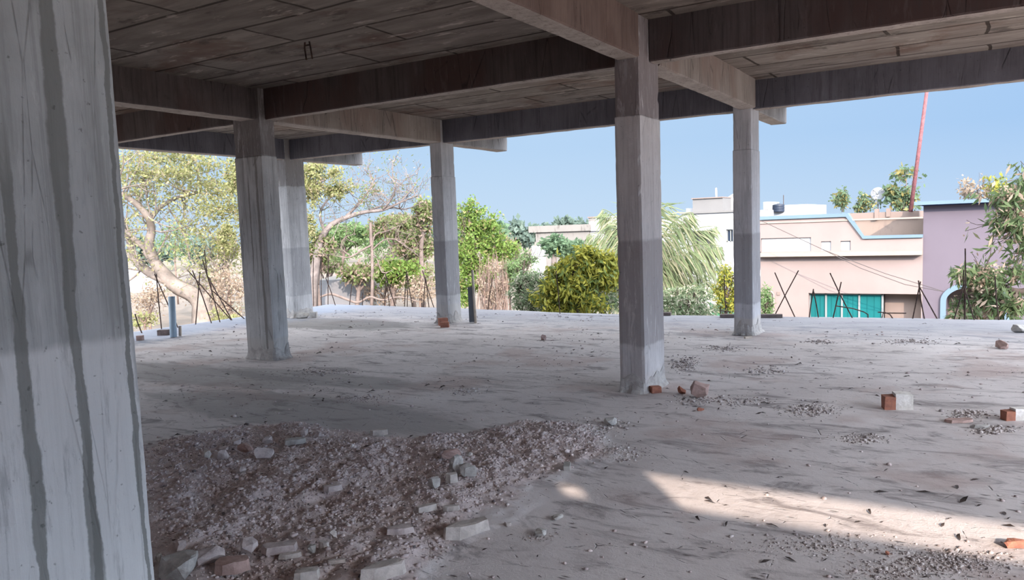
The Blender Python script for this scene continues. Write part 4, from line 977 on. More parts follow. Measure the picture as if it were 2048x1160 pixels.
for (x, y, rx, ry, n, m, d), lab in zip(th, tl):
    n = int(n*1.7)
    leafy_tree(lab, (x, 640), [([(x-6, y+70), (x-2, y+34), (x+4, y)], [.13, .11, .07]), ([(x-2, y+40), (x-rx*.5, y+5)], [.08, .03]), ([(x, y+36), (x+rx*.5, y+4)], [.08, .03])],
               [(x, y, rx, ry, n)], m, 'bark_pink', .27, d=d, name='acacia_tree', twn=4, group='acacia thicket', depthr=.7)
# dry brush on the earth at left and behind the basin
dl = [(300, 605, 42, 40, 900, 42, 'leaf_dry'), (455, 590, 36, 60, 1500, 40, 'leaf_dry'), (350, 480, 40, 45, 1300, 60, 'leaf_mid'), (455, 500, 24, 20, 700, 50, 'leaf_yellow'), (290, 640, 30, 14, 420, 36, 'leaf_pale'), (450, 632, 34, 12, 500, 37, 'leaf_pale'), (840, 575, 45, 30, 1000, 44, 'leaf_dry'), (770, 585, 50, 24, 900, 46, 'leaf_dry'), (400, 580, 40, 30, 600, 52, 'leaf_dry')]
dn = ['tan dry bush low at the left beside the near column', 'tan dry bush right of the big tree trunk', 'hazy green tree far behind the big trunk', 'yellow-flowered bush beside the dark-headed column', 'pale grass clump at the slab edge near the blue pipe', 'pale grass clump at the slab edge beside the dark-headed column', 'dry bush low behind the bars by the slim column', 'dry bush low behind the middle rebar bundle', 'tan dry bush far behind the big tree trunk']
for (x, y, rx, ry, n, d, m), lab in zip(dl, dn):
    leafy_tree(lab, (x, y+ry), [([(x, y+ry), (x, y+ry*.3), (x+3, y-ry*.3)], [.06, .05, .03]), ([(x, y+ry*.6), (x+rx*.4, y-ry*.4)], [.04, .02]), ([(x, y+ry*.6), (x-rx*.4, y-ry*.3)], [.04, .02])],
               [(x, y, rx, ry, n)], m, 'bark_dry', .17, d=d, name='dry_bush' if m == 'leaf_dry' else 'bush', twn=8, group='low bushes', depthr=.9)
# bright green tree right of the slim column
leafy_tree('bright green tree with leaning trunk right of the slim column', (985, 640), [([(984, 622), (976, 592), (962, 560), (950, 520), (945, 470), (935, 420)], [.24, .21, .18, .14, .1, .05]), ([(955, 540), (985, 500), (1000, 470)], [.1, .06, .03]), ([(948, 500), (925, 460)], [.08, .03])],
           [(940, 500, 46, 50, 3000), (960, 450, 44, 32, 1900), (930, 420, 26, 32, 700), (985, 490, 30, 34, 1300), (935, 560, 34, 30, 1600), (975, 545, 22, 16, 600), (930, 600, 16, 16, 400), (1010, 500, 30, 22, 700)], 'leaf_green', 'bark_pink', .155, d=33, twn=6)
def vines():
    rng = np.random.default_rng(21); d = 31; foot = PD(990, 630, d); foot.z = GZ
    root = empty('dried_vine', tuple(foot), 'curtain of brown dried vines hanging right of the leaning trunk', 'vine')
    b = MB(); tips = []
    for i in range(75):
        x = rng.uniform(958, 1014); y = rng.uniform(500, 545); p = PD(x, y, d+rng.uniform(-.8, .8)); q = PD(x+rng.uniform(-14, 14), 632, d+rng.uniform(-.8, .8))
        m = (p+q)/2+Vector(rng.normal(size=3))*.12; b.tube([q, m, p], [.014, .012, .006], 4, False)
        if i % 3 == 0: grow(b, m, Vector(rng.normal(size=3)), .6, .01, 1, tips, rng)
    wood_part(b, 'stems', 'bark_dry', root)
    foliage('withered_leaves', blob(PD(990, 560, d), (30*d/F, .8, 48*d/F), 900, 30, rng), .11, 'leaf_dry', root, .5, .4)
vines()
# shrubs and mango trees along the slab edge, centre
leafy_tree('yellow-green mango tree in the middle, left of the central column', (1150, 640), [([(1150, 640), (1152, 590), (1150, 540)], [.16, .13, .08]), ([(1152, 600), (1180, 550)], [.08, .04]), ([(1152, 600), (1120, 560)], [.08, .04])],
           [(1148, 552, 46, 36, 2300), (1194, 524, 38, 24, 1200), (1118, 566, 34, 34, 1000), (1172, 506, 24, 16, 420), (1150, 602, 62, 24, 1400), (1214, 552, 24, 28, 650), (1094, 592, 26, 24, 520)], 'leaf_yellow', 'bark_dark', .17, d=18.5, name='mango_tree', aspect=.3, droop=.9, twn=5)
for (x, y, rx, ry, n, d, m, sz, lab) in (
   (1065, 585, 50, 42, 3800, 20, 'leaf_dark', .12, 'grey-green shrub left of the yellow-green mango tree'),
   (1205, 580, 42, 48, 3000, 19.5, 'leaf_dark', .12, 'grey-green shrub between the mango tree and the central column'),
   (1145, 612, 40, 20, 1200, 20, 'leaf_yellow', .12, 'low lime-green bush at the foot of the yellow-green mango tree'),
   (1020, 520, 30, 45, 1200, 36, 'leaf_acacia', .15, 'hazy green bush behind the dried vines'),
   (1045, 535, 34, 34, 1500, 31, 'leaf_mid', .15, 'light green bush above the left grey-green shrub'),
   (1375, 605, 64, 34, 3600, 21, 'leaf_dark', .12, 'grey-green shrub under the palm, right of the central column'),
   (1452, 580, 26, 44, 1900, 22, 'leaf_yellow', .13, 'olive bush left of the right column'),
   (1531, 606, 16, 28, 900, 24, 'leaf_mid', .12, 'dark green bush just right of the right column')):
    leafy_tree(lab, (x, 640), [([(x, y+ry), (x+2, y), (x+6, y-ry*.5)], [.05, .04, .02]), ([(x, y+ry*.7), (x-rx*.5, y-ry*.3)], [.035, .015]), ([(x, y+ry*.7), (x+rx*.5, y-ry*.4)], [.035, .015])],
               [(x, y, rx, ry, n)], m, 'bark_dark', sz, d=d, name='shrub', aspect=.3, droop=.3, twn=6, group='shrubs beyond the slab edge', depthr=.8)
# mid-distance round trees before the old white building
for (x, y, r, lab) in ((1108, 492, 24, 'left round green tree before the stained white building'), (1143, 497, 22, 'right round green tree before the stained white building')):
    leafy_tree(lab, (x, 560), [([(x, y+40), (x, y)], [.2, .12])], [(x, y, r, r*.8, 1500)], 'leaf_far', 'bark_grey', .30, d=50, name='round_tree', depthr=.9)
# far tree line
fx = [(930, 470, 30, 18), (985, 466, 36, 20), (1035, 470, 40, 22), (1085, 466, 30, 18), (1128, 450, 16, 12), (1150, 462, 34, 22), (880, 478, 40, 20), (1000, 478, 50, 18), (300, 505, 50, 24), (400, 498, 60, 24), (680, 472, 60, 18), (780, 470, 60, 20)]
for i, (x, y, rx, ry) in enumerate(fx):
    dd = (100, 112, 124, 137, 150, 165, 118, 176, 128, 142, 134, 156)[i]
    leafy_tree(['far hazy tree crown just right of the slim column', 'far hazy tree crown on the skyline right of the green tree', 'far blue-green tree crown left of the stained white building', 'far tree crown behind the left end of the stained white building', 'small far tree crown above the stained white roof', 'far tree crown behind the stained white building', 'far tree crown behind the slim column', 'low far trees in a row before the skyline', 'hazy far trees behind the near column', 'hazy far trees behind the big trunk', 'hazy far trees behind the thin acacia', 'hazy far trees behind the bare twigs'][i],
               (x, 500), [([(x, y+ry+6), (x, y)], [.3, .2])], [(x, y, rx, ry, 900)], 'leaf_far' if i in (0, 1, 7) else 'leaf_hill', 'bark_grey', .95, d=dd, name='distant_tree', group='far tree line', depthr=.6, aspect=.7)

# ---- coconut palm
def palm():
    rng = np.random.default_rng(4); d = 24.5; s = d/F
    foot = PD(1300, 640, d); foot.z = GZ
    root = empty('coconut_palm', tuple(foot), 'coconut palm half hidden by the central column, fronds on both sides', 'tree')
    crown = PD(1292, 545, d)
    b = MB(); b.tube([foot, foot+(crown-foot)*.5+Vector((.15, 0, 0)), crown], [.2, .16, .15], 10); wood_part(b, 'trunk', 'bark_grey', root)
    ends = [(1335, 405, 40), (1385, 425, 55), (1432, 452, 45), (1442, 492, 40), (1450, 530, 35), (1432, 570, 30), (1400, 600, 20), (1360, 615, 10), (1205, 418, 50), (1175, 470, 55), (1190, 530, 40), (1160, 505, 45), (1215, 590, 20), (1260, 400, 30), (1300, 385, 30), (1240, 450, 45)]
    for (ex, ey, arch) in ends:
        e = PD(ex, ey, d+rng.uniform(-1.2, 1.2)); m = (crown+e)/2 + Vector((0, 0, arch*s*1.1))
        n = 22; P = []
        for i in range(n+1):
            t = i/n; P.append(crown*(1-t)**2+m*2*t*(1-t)+e*t*t)
        fr = MB(); fr.tube(P, [.03*(1-.85*i/n)+.004 for i in range(n+1)], 5, False, 0)
        # leaflets hang either side of the rib
        for i in range(2, n+1):
            for sub in (0, .33, .66):
                t = min(1, (i-sub)/n); p = crown*(1-t)**2+m*2*t*(1-t)+e*t*t
                tg = (P[i]-P[i-1]).normalized(); side = tg.cross(Vector((0, 0, 1))).normalized()
                L = (1.15*math.sin(PI*min(1, t*.93+.07))**.6+.12)*rng.uniform(.8, 1.1)
                for sg in (-1, 1):
                    dr = (side*sg*.6+tg*.62+Vector((0, 0, -.95+.3*rng.normal()))).normalized()
                    w = tg.cross(dr).cross(dr).normalized()*.021
                    mid = p+dr*L*.5+Vector((0, 0, -.03)); tip = p+dr*L+Vector((0, 0, -.16*L))
                    fr.add([p-w*.4, mid-w, tip, mid+w], [(0, 1, 2, 3)], 1)
        me = fr.mesh('frond', False, tuple(root.location)); o = link_mesh('frond', me, [MAT['leaf_palm'], MAT['leaf_palm']], root)
palm()

# ---- mango tree at the right
def mango_right():
    rng = np.random.default_rng(14); d = 17; s = d/F
    foot = PD(2085, 640, d); foot.z = GZ
    root = empty('mango_tree', tuple(foot), 'mango tree with long drooping leaves at the right edge before the lavender wall', 'tree')
    b = MB(); tips = []
    b.tube([foot, PD(2090, 600, d), PD(2080, 560, d), PD(2075, 500, d), PD(2090, 420, d)], [.22, .2, .18, .15, .09], 8)
    Q1 = limb(b, [(2080, 575), (2045, 584), (2018, 578), (1990, 560), (1965, 552)], [.10, .08, .06, .04, .02], d)
    Q2 = limb(b, [(2078, 500), (2050, 470), (2025, 450), (2000, 420)], [.09, .06, .04, .02], d)
    Q3 = limb(b, [(2085, 430), (2060, 400), (2035, 380)], [.07, .05, .03], d)
    Q4 = limb(b, [(2045, 584), (2010, 600), (1970, 610)], [.05, .04, .02], d)
    for q, n in ((Q1, 14), (Q2, 12), (Q3, 8), (Q4, 8)): twigs(b, q, rng, n, .55, .014, 1, tips, .2, .15, kids=(1, 2), minr=.006)
    wood_part(b, 'trunk', 'bark_dark', root)
    pts = []
    for (x, y, rx, ry, n) in ((1960, 555, 42, 24, 420), (1935, 545, 22, 16, 150), (1995, 585, 28, 35, 300), (1970, 612, 48, 25, 420), (2030, 400, 36, 44, 620), (2015, 440, 26, 30, 300), (2040, 480, 24, 48, 400), (2035, 545, 14, 14, 70), (2035, 615, 20, 24, 220), (1925, 620, 22, 14, 110)):
        pts.append(blob(PD(x, y, d), (rx*s, .7, ry*s), n, max(6, n//14), rng))
    T = np.array([tuple(x) for x in tips]); pts.append(T[rng.integers(0, len(T), 500)]+rng.normal(size=(500, 3))*.06)
    foliage('foliage', np.concatenate(pts), .235, 'leaf_mango', root, .24, 1.0, .8)
    # pinkish blossom sprays among the leaves
    bl = np.concatenate([blob(PD(x, y, d-.3), (r*s, .5, r*s), 150, 10, rng) for (x, y, r) in ((1985, 548, 18), (1960, 572, 14), (2012, 385, 14), (2030, 425, 14))])
    foliage('blossom', bl, .06, 'leaf_dry', root, .8)
mango_right()

# ------------------------------------------------------------------ houses
def RX(x, y, Y): return PY(x, y, Y)
def peach_house():
    Y = 30.0
    X = lambda px, py=560: PY(px, py, Y).x
    Z = lambda py, px=1700: PY(px, py, Y).z
    x0, xj, x1 = X(1521), X(1845), X(2150, 560)
    zl0, zl1 = Z(511, 1690), Z(503, 1690)
    root = empty('peach_house', (x0, Y, GZ), 'peach house with teal shutters, terrace parapet and square openings, behind the right column', 'house')
    def part(name, mat, bld, par=root, label=None):
        w = Vector(par.matrix_world.translation) if par is root else Vector(root.location)
        me = bld.mesh(name, False, tuple(root.location)); o = link_mesh(name, me, MAT[mat], par)
        if label: tag(o, label)
        return o
    zt = Z(587, 1700)                      # head of the shutters
    xs0, xs1, xp1 = X(1617), X(1764), X(1843)
    # ground-floor wall with the wide opening left free
    b = MB()
    b.box(x0, xs0, Y, Y+7, GZ, zl0); b.box(xs0, xj, Y, Y+7, zt, zl0); b.box(xs0, xj, Y+.8, Y+7, GZ, zt); b.box(xp1, xj, Y, Y+.8, GZ, zt)
    part('wall', 'peach', b)
    b = MB(); b.box(xs1+.03, xp1, Y+.7, Y+.8, GZ, zt); part('porch_back', 'recess', b)
    b = MB(); b.box(x0-.05, xj, Y-.35, Y+.25, zl0, zl1); part('ledge', 'cream', b)
    # parapet on the terrace with openings
    ztop = Z(437, 1600); zb = Z(476, 1790)
    xa, xb = X(1693, 440), X(1727, 476)
    o0, o1 = Z(502, 1600), Z(475, 1600); q1 = Z(482, 1670)
    b = MB()
    xw = X(1623, 490); s1, s2, s3, s4 = X(1643, 490), X(1663, 490), X(1682, 490), X(1702, 490)
    b.box(x0, xw, Y-.1, Y+.1, o1, ztop)
    b.box(x0, x0+.05, Y-.1, Y+.1, zl1, o1)
    b.box(x0, xj, Y-.1, Y+.1, zl1, o0)
    b.box(xw, s1, Y-.1, Y+.1, o0, ztop); b.box(s1, s2, Y-.1, Y+.1, q1, ztop); b.box(s2, s3, Y-.1, Y+.1, o0, ztop)
    b.box(s3, xa, Y-.1, Y+.1, q1, ztop)
    b.prism([(xa, q1), (s4, q1), (s4, ztop-(s4-xa)*(ztop-zb)/(xb-xa)), (xa, ztop)], Y-.1, Y+.1)
    b.prism([(s4, o0), (xj, o0), (xj, zb), (xb, zb), (s4, ztop-(s4-xa)*(ztop-zb)/(xb-xa))], Y-.1, Y+.1)
    part('parapet', 'peach', b)
    b = MB()
    c = .10
    b.box(x0, xa, Y-.18, Y+.18, ztop, ztop+c*1.3)
    b.prism([(xa, ztop), (xb, zb), (xb, zb+c), (xa+.06, ztop+c*1.3), (xa, ztop+c*1.3)], Y-.18, Y+.18)
    b.box(xb, xj, Y-.18, Y+.18, zb, zb+c)
    part('coping', 'blueedge', b)
    b = MB(); b.box(x0, xj, Y-.14, Y-.1, Z(445, 1600), Z(442, 1600)); part('string_course', 'cream', b)
    b = MB(); b.box(x0+.06, s4-.02, Y-.03, Y+.06, o0-.05, o1+.05); part('inner_wall', 'white', b)
    # upper back wall of the terrace
    Yb = Y+4.0; Zb = lambda py, px=1770: PY(px, py, Yb).z; Xb = lambda px, py=450: PY(px, py, Yb).x
    b = MB(); b.box(Xb(1640), Xb(1850), Yb, Yb+3, zl1-.1, Zb(436)); part('upper_wall', 'peachdirty', b)
    b = MB(); b.box(Xb(1660), Xb(1838), Yb-.15, Yb+3, Zb(436), Zb(424))
    b.box(Xb(1750), Xb(1758), Yb-.2, Yb+.1, Zb(438), Zb(417)); b.box(Xb(1773), Xb(1781), Yb-.2, Yb+.1, Zb(434), Zb(417))
    part('roof_edge', 'recess', b)
    # teal shutters
    fr = MB(); edges = [1617, 1650, 1682, 1717, 1764]
    sh = []
    for i in range(4):
        a, c2 = X(edges[i]), X(edges[i+1]); b = MB(); b.box(a+.03, c2-.03, Y+.25, Y+.31, GZ+.1, zt-.03)
        for k in range(1, 3): b.box(a+.03+(c2-a-.06)*k/3-.006, a+.03+(c2-a-.06)*k/3+.006, Y+.235, Y+.25, GZ+.1, zt-.03)
        part('shutter', 'teal', b)
    for e in edges: b = fr.box(X(e)-.03, X(e)+.03, Y+.2, Y+.3, GZ, zt)
    fr.box(xs0, xs1, Y+.2, Y+.3, zt-.06, zt)
    part('shutter_frame', 'frame', fr)
    # small vent, drain pipe
    b = MB(); b.box(X(1554), X(1560), Y-.03, Y, Z(592), Z(585)); part('vent', 'recess', b)
    b = MB(); xx = X(1548); b.tube([(xx, Y-.06, GZ), (xx, Y-.06, Z(590)), (xx-.08, Y-.06, Z(585)), (x0, Y-.06, Z(584))], .03, 6); part('drain_pipe', 'cream', b)
    # --- lavender block, its own building mass
    Yl = 30.05
    Xl = lambda px, py=560: PY(px, py, Yl).x
    Zl = lambda py, px=1900: PY(px, py, Yl).z
    lx0, lx1 = Xl(1845), Xl(2200)
    r2 = empty('lavender_house', (lx0, Yl, GZ), 'lavender block with pale blue roof edge and blue-trimmed arch, at the right', 'house')
    def lp(name, mat, bld):
        me = bld.mesh(name, False, tuple(r2.location)); return link_mesh(name, me, MAT[mat], r2)
    lz = Zl(410)
    ax0, ax1 = Xl(1893), Xl(2010); az = Zl(602); ac = (ax0+ax1)/2; ar = (ax1-ax0)/2; ah = Zl(573)-az
    arc = [(ac-ar*math.cos(PI*i/24), az+ah*math.sin(PI*i/24)) for i in range(25)]
    b = MB()
    b.box(lx0, ax0, Yl, Yl+3.4, GZ, lz); b.box(ax1, lx1, Yl, Yl+3.4, GZ, lz)
    b.box(ax0, ax1, Yl+1.5, Yl+3.4, GZ, lz)
    for i in range(24):
        (xa_, za_), (xb_, zb_) = arc[i], arc[i+1]
        b.prism([(xa_, za_), (xb_, zb_), (xb_, lz), (xa_, lz)], Yl, Yl+1.5)
    lp('wall', 'lavender', b)
    b = MB(); w = .17
    for i in range(24):
        (xa_, za_), (xb_, zb_) = arc[i], arc[i+1]
        f0 = lambda x, z: (ac+(x-ac)*(1+w/ar), az+(z-az)*(1+w/ah))
        b.prism([(xa_, za_), (xb_, zb_), f0(xb_, zb_), f0(xa_, za_)], Yl-.08, Yl+.1)
    b.box(ax0-w, ax0, Yl-.08, Yl+.1, GZ, az); b.box(ax1, ax1+w, Yl-.08, Yl+.1, GZ, az)
    lp('arch_trim', 'blueedge', b)
    b = MB(); b.box(ax0, ax1, Yl+1.42, Yl+1.5, GZ, lz-1); lp('porch_back', 'recess', b)
    b = MB(); b.box(lx0-.25, lx1, Yl-.45, Yl+3.6, lz+.035, lz+.15); lp('roof_slab', 'blueedge', b)
    b = MB(); b.box(lx0-.02, lx1, Yl-.25, Yl+3.5, lz, lz+.035); lp('roof_underside', 'deepblue', b)
    # --- things on the terrace
    p = PY(1755.5, 388, Y+5); rd = 13.5*depth(p)/F
    t = empty('satellite_dish', (p.x, p.y, Zb(424)), 'round pale satellite dish on the peach house roof', 'dish')
    b = MB(); n = 28
    nrm = (CAM-p).normalized(); nrm = (nrm+Vector((-.1, 0, .12))).normalized(); u = nrm.orthogonal().normalized(); v = nrm.cross(u)
    rings = [(0, -.18), (.35, -.155), (.7, -.08), (1, 0)]
    vs = []
    for (r, h) in rings:
        for j in range(n):
            a = 2*PI*j/n; vs.append(p+(u*math.cos(a)+v*math.sin(a))*r*rd+nrm*h*rd)
    back = [q-nrm*.03 for q in vs]
    fs = [(i*n+j, i*n+(j+1) % n, (i+1)*n+(j+1) % n, (i+1)*n+j) for i in range(3) for j in range(n)]
    k = len(vs); b.add(vs+back, fs+[tuple(x+k for x in reversed(f)) for f in fs]+[(3*n+j, 3*n+(j+1) % n, k+3*n+(j+1) % n, k+3*n+j) for j in range(n)])
    o = b.mesh('reflector', True, tuple(t.location)); link_mesh('reflector', o, MAT['dish'], t)
    b = MB(); b.tube([(p.x, p.y+.12, Zb(424)), (p.x, p.y+.12, p.z)], .03, 8); link_mesh('mast', b.mesh('mast', True, tuple(t.location)), MAT['dish'], t)
    b = MB(); q = p+nrm*rd*.7; b.tube([p-v*rd*.9, q], .012, 5); b.tube([q-nrm*.06, q+nrm*.06], .04, 8); link_mesh('feed_arm', b.mesh('feed_arm', True, tuple(t.location)), MAT['frame'], t)
    # leaning iron pole
    a, c = PY(1821, 424, Y+3.6), PY(1855, 172, Y+3.6); b = MB(); b.tube([a, c], [.075, .06], 10)
    tag(b.build('iron_pole', MAT['ironpole'], None, origin=tuple(a), smooth=True), 'tall leaning reddish iron pole on the peach house roof', 'pole')
    # plants standing on the roof
    for (x, y, rx, ry, n, m, sz, lab) in ((1685, 397, 12, 21, 420, 'leaf_pot', .15, 'tall narrow potted plant at the left of the roof'),
              (1728, 405, 17, 18, 420, 'leaf_pot', .15, 'round bushy plant left of the satellite dish'),
              (1781, 385, 15, 15, 150, 'leaf_pot', .26, 'large-leaved plant just right of the satellite dish'),
              (1806, 400, 18, 22, 330, 'leaf_pot', .22, 'bushy plant at the foot of the leaning pole'),
              (1812, 343, 22, 14, 90, 'leaf_pot', .26, 'tall thin sapling crossing the leaning pole'),
              (1955, 380, 26, 22, 160, 'leaf_dry', .17, 'dry sparse plant above the lavender roof, left stem'),
              (1993, 378, 20, 24, 170, 'leaf_yellow', .17, 'yellowing sparse plant above the lavender roof, right stem')):
        Yr = Y+5 if x < 1900 else 31; base = PY(x, 424 if x < 1900 else 404, Yr); s = depth(base)/F
        if x >= 1900: base.z = lz+.15
        r_ = empty('roof_plant', tuple(base), lab, 'plant', 'plants on the roofs')
        b = MB(); rg = np.random.default_rng(int(x)); tips = []
        top = PY(x, y, Yr); b.tube([base, (base+top)/2+Vector((.03, 0, 0)), top], [.03, .022, .012], 6)
        for k in range(7): grow(b, base+(top-base)*rg.uniform(.5, 1), Vector(rg.normal(size=3))+Vector((0, 0, .6)), rx*s*1.1, .012, 1, tips, rg, minr=.004)
        wood_part(b, 'stem', 'bark_grey', r_)
        T = np.array([tuple(q) for q in tips]); pts = np.concatenate([T[rg.integers(0, len(T), n//3)]+rg.normal(size=(n//3, 3))*.05, blob(top, (rx*s, rx*s*.8, ry*s), n, 18, rg)])
        foliage('foliage', pts, sz, m, r_, .5, .6)
peach_house()

def white_house():
    Y = 44.0; X = lambda px, py=440: PY(px, py, Y).x; Z = lambda py, px=1420: PY(px, py, Y).z
    x0, x1 = X(1364), X(1517)
    root = empty('white_house', (x0, Y, GZ), 'bright white flat-roofed house behind the palm, beside the right column', 'house')
    def part(name, mat, b, par=None):
        return link_mesh(name, b.mesh(name, False, tuple(root.location)), MAT[mat], par or root)
    wz0, wz1 = Z(485), Z(460)
    wx0, wx1 = X(1452), X(1466); rx0, rx1 = X(1376), X(1429); rz0, rz1 = Z(520), Z(461)
    zt = Z(424)
    b = MB()
    b.box(x0, rx0, Y, Y+3.5, GZ, zt); b.box(rx0, rx1, Y, Y+3.5, rz1, zt); b.box(rx0, rx1, Y, Y+3.5, GZ, rz0); b.box(rx0, rx1, Y+1.2, Y+3.5, rz0, rz1)
    b.box(rx1, wx0, Y, Y+3.5, GZ, zt); b.box(wx0, wx1, Y, Y+3.5, wz1, zt); b.box(wx0, wx1, Y, Y+3.5, GZ, wz0); b.box(wx0, wx1, Y+.3, Y+3.5, wz0, wz1); b.box(wx1, x1, Y, Y+3.5, GZ, zt)
    part('wall', 'white', b)
    b = MB(); b.box(x0-.1, x1, Y-.12, Y, Z(426), Z(422)); part('roof_edge', 'offwhite', b)
    b = MB(); b.box(wx0+.03, wx1-.03, Y+.2, Y+.25, wz0+.03, wz1-.03); w = part('window', 'glass', b)
    b = MB(); m = (wx0+wx1)/2
    for xx in (wx0, m, wx1-.05): b.box(xx, xx+.05, Y+.1, Y+.2, wz0, wz1)
    b.box(wx0, wx1, Y+.1, Y+.2, wz0, wz0+.05); b.box(wx0, wx1, Y+.1, Y+.2, wz1-.05, wz1); part('window_frame', 'frame', b)
    b = MB(); b.box(rx0, rx1, Y+1.1, Y+1.2, rz0, rz1); part('balcony_back', 'offwhite', b)
    b = MB(); b.box(X(1379), X(1440), Y+.6, Y+2.2, zt, Z(396)); part('stair_room', 'offwhite', b)
    b = MB(); b.box(X(1377), X(1441), Y+.5, Y+2.3, Z(396), Z(394)); part('stair_room_roof', 'recess', b)
    b = MB(); za = Z(398); xc = X(1424); xd = X(1468); b.prism([(xc, zt), (xd, zt), (xd, za), ((xc+xd)/2, Z(385)), (xc, za)], Y+2.4, Y+3.2); part('gabled_room', 'white', b)
    b = MB(); b.box(X(1361), X(1378), Y+1, Y+3, zt-.1, Z(414)); part('roof_kerb', 'white', b)
    # white roof room behind with the black tank
    Y2 = 52.; X2 = lambda px: PY(px, 420, Y2).x; Z2 = lambda py: PY(1560, py, Y2).z
    r2 = empty('white_roof_house', (X2(1523), Y2, GZ), 'low white rooftop behind the peach parapet, under the black tank', 'house')
    b = MB(); b.box(X2(1510), X2(1607), Y2, Y2+8, GZ, Z2(424)); b.box(X2(1538), X2(1607), Y2+1, Y2+8, Z2(424), Z2(410)); b.box(X2(1523), X2(1537), Y2+.5, Y2+3, Z2(424), Z2(402))
    link_mesh('wall', b.mesh('wall', False, tuple(r2.location)), MAT['white'], r2)
    b = MB(); b.box(X2(1526), X2(1532), Y2+.42, Y2+.5, Z2(424), Z2(417)); link_mesh('door', b.mesh('door', False, tuple(r2.location)), MAT['offwhite'], r2)
    c = PY(1557.5, 424, Y2-.0); rr = (X2(1570)-X2(1546))/2
    b = MB(); h = Z2(407)-Z2(424)
    prof = [(rr*.94, 0), (rr, .05), (rr, h*.3), (rr*.96, h*.33), (rr, h*.36), (rr, h*.63), (rr*.96, h*.66), (rr, h*.7), (rr*.97, h*.86), (rr*.6, h*.95), (rr*.25, h*.97), (rr*.25, h)]
    b.tube([Vector((c.x, Y2-rr*.2, Z2(424)+z)) for r, z in prof], [r for r, z in prof], 24)
    o = b.build('water_tank', MAT['tank'], None, origin=(c.x, Y2-rr*.2, Z2(424)), smooth=False)
    tag(o, 'black round water tank on the white rooftop', 'tank')
    b = MB(); b.tube([PY(1567, 424, Y2), PY(1567, 390, Y2)], .03, 5); tag(b.build('antenna', MAT['cable'], None), 'thin antenna rod beside the black water tank', 'antenna')
    b = MB(); b.tube([PY(1433, 396, Y+1), PY(1432, 376, Y+1)], .05, 5); tag(b.build('antenna', MAT['wood'], None), 'thin rod on the white house roof behind the palm', 'antenna')
white_house()

def old_house():
    Y = 62.; X = lambda px: PY(px, 460, Y).x; Z = lambda py, px=1130: PY(px, py, Y).z
    x0, x1, x2 = X(1067), X(1178), X(1262)
    root = empty('stained_house', (x0, Y, GZ), 'old stained white house with peeling parapet, far left of the central column', 'house')
    def part(name, mat, b): return link_mesh(name, b.mesh(name, False, tuple(root.location)), MAT[mat], root)
    b = MB(); b.box(x0+.2, x1, Y, Y+14, GZ, Z(462)); part('wall', 'oldwhite', b)
    b = MB(); b.box(x0-.4, x1+.2, Y-.22, Y+14, Z(463), Z(450)); part('parapet', 'oldwhite', b)
    b = MB(); b.box(x0-.1, x0+1.2, Y-.3, Y, GZ, Z(490)); part('side_wing', 'white', b)
    b = MB(); b.box(X(1138), X(1170), Y+4, Y+8, Z(450), Z(436)); part('stair_room', 'oldwhite', b)
    b = MB(); b.box(X(1137), X(1176), Y+3.9, Y+8.2, Z(437), Z(434.5)); part('stair_room_roof', 'recess', b)
    b = MB(); zz = Z(464); xx = X(1208)
    b.box(x1, x2, Y, Y+14, zz, Z(445)); b.box(xx, x2, Y+2.5, Y+14, GZ, zz); b.box(x1, xx, Y+.2, Y+14, GZ, zz); b.box(X(1223), X(1227), Y, Y+.4, GZ, zz); b.box(X(1240), X(1244), Y, Y+.4, GZ, zz); part('wing', 'white', b)
    b = MB(); b.box(X(1213), X(1219), Y+2.4, Y+2.5, Z(490), Z(468)); part('door', 'recess', b)
    b = MB(); b.box(X(1182), X(1200), Y+1, Y+5, Z(445), Z(439)); b.box(X(1204), X(1225), Y+1, Y+6, Z(445), Z(436)); part('roof_clutter', 'white', b)
    # low white wall far left
    a = PD(255, 558, 75); c = PD(345, 552, 80)
    b = MB(); b.box(min(a.x, c.x), max(a.x, c.x), a.y, a.y+4, GZ, PD(300, 533, 77).z); tag(b.build('white_shed', MAT['white'], None, origin=(a.x, a.y, GZ)), 'long low white building glimpsed behind the big tree boughs', 'building')
    a = PD(365, 566, 70); c = PD(455, 560, 75)
    b = MB(); b.box(min(a.x, c.x), max(a.x, c.x), a.y, a.y+3, GZ, PD(410, 545, 72).z); tag(b.build('white_shed', MAT['oldwhite'], None, origin=(a.x, a.y, GZ)), 'low pale wall glimpsed right of the big trunk', 'building')
old_house()
# grey cement basin
def basin():
    d = 46; a, c = PD(626, 610, d), PD(742, 604, d); zt = PD(690, 559, d).z
    x = (c-a); x.z = 0; L = x.length; x.normalize(); y = Vector((-x.y, x.x, 0))
    root = empty('cement_basin', (a.x, a.y, GZ), 'grey cement basin with pale ledge beyond the pale far column', 'basin')
    R = Matrix((x, y, Vector((0, 0, 1)))).transposed()
    m = a+x*L/2; b = MB(); b.obox((m.x+y.x*.3, m.y+y.y*.3, (GZ+zt)/2), L, .6, zt-GZ, R)
    link_mesh('wall', b.mesh('wall', False, tuple(root.location)), MAT['basin'], root)
    b = MB(); q = m+y*3.1; b.obox((q.x, q.y, (GZ+zt)/2-.05), L, 5, zt-GZ, R); link_mesh('ledge', b.mesh('ledge', False, tuple(root.location)), MAT['basintop'], root)
basin()
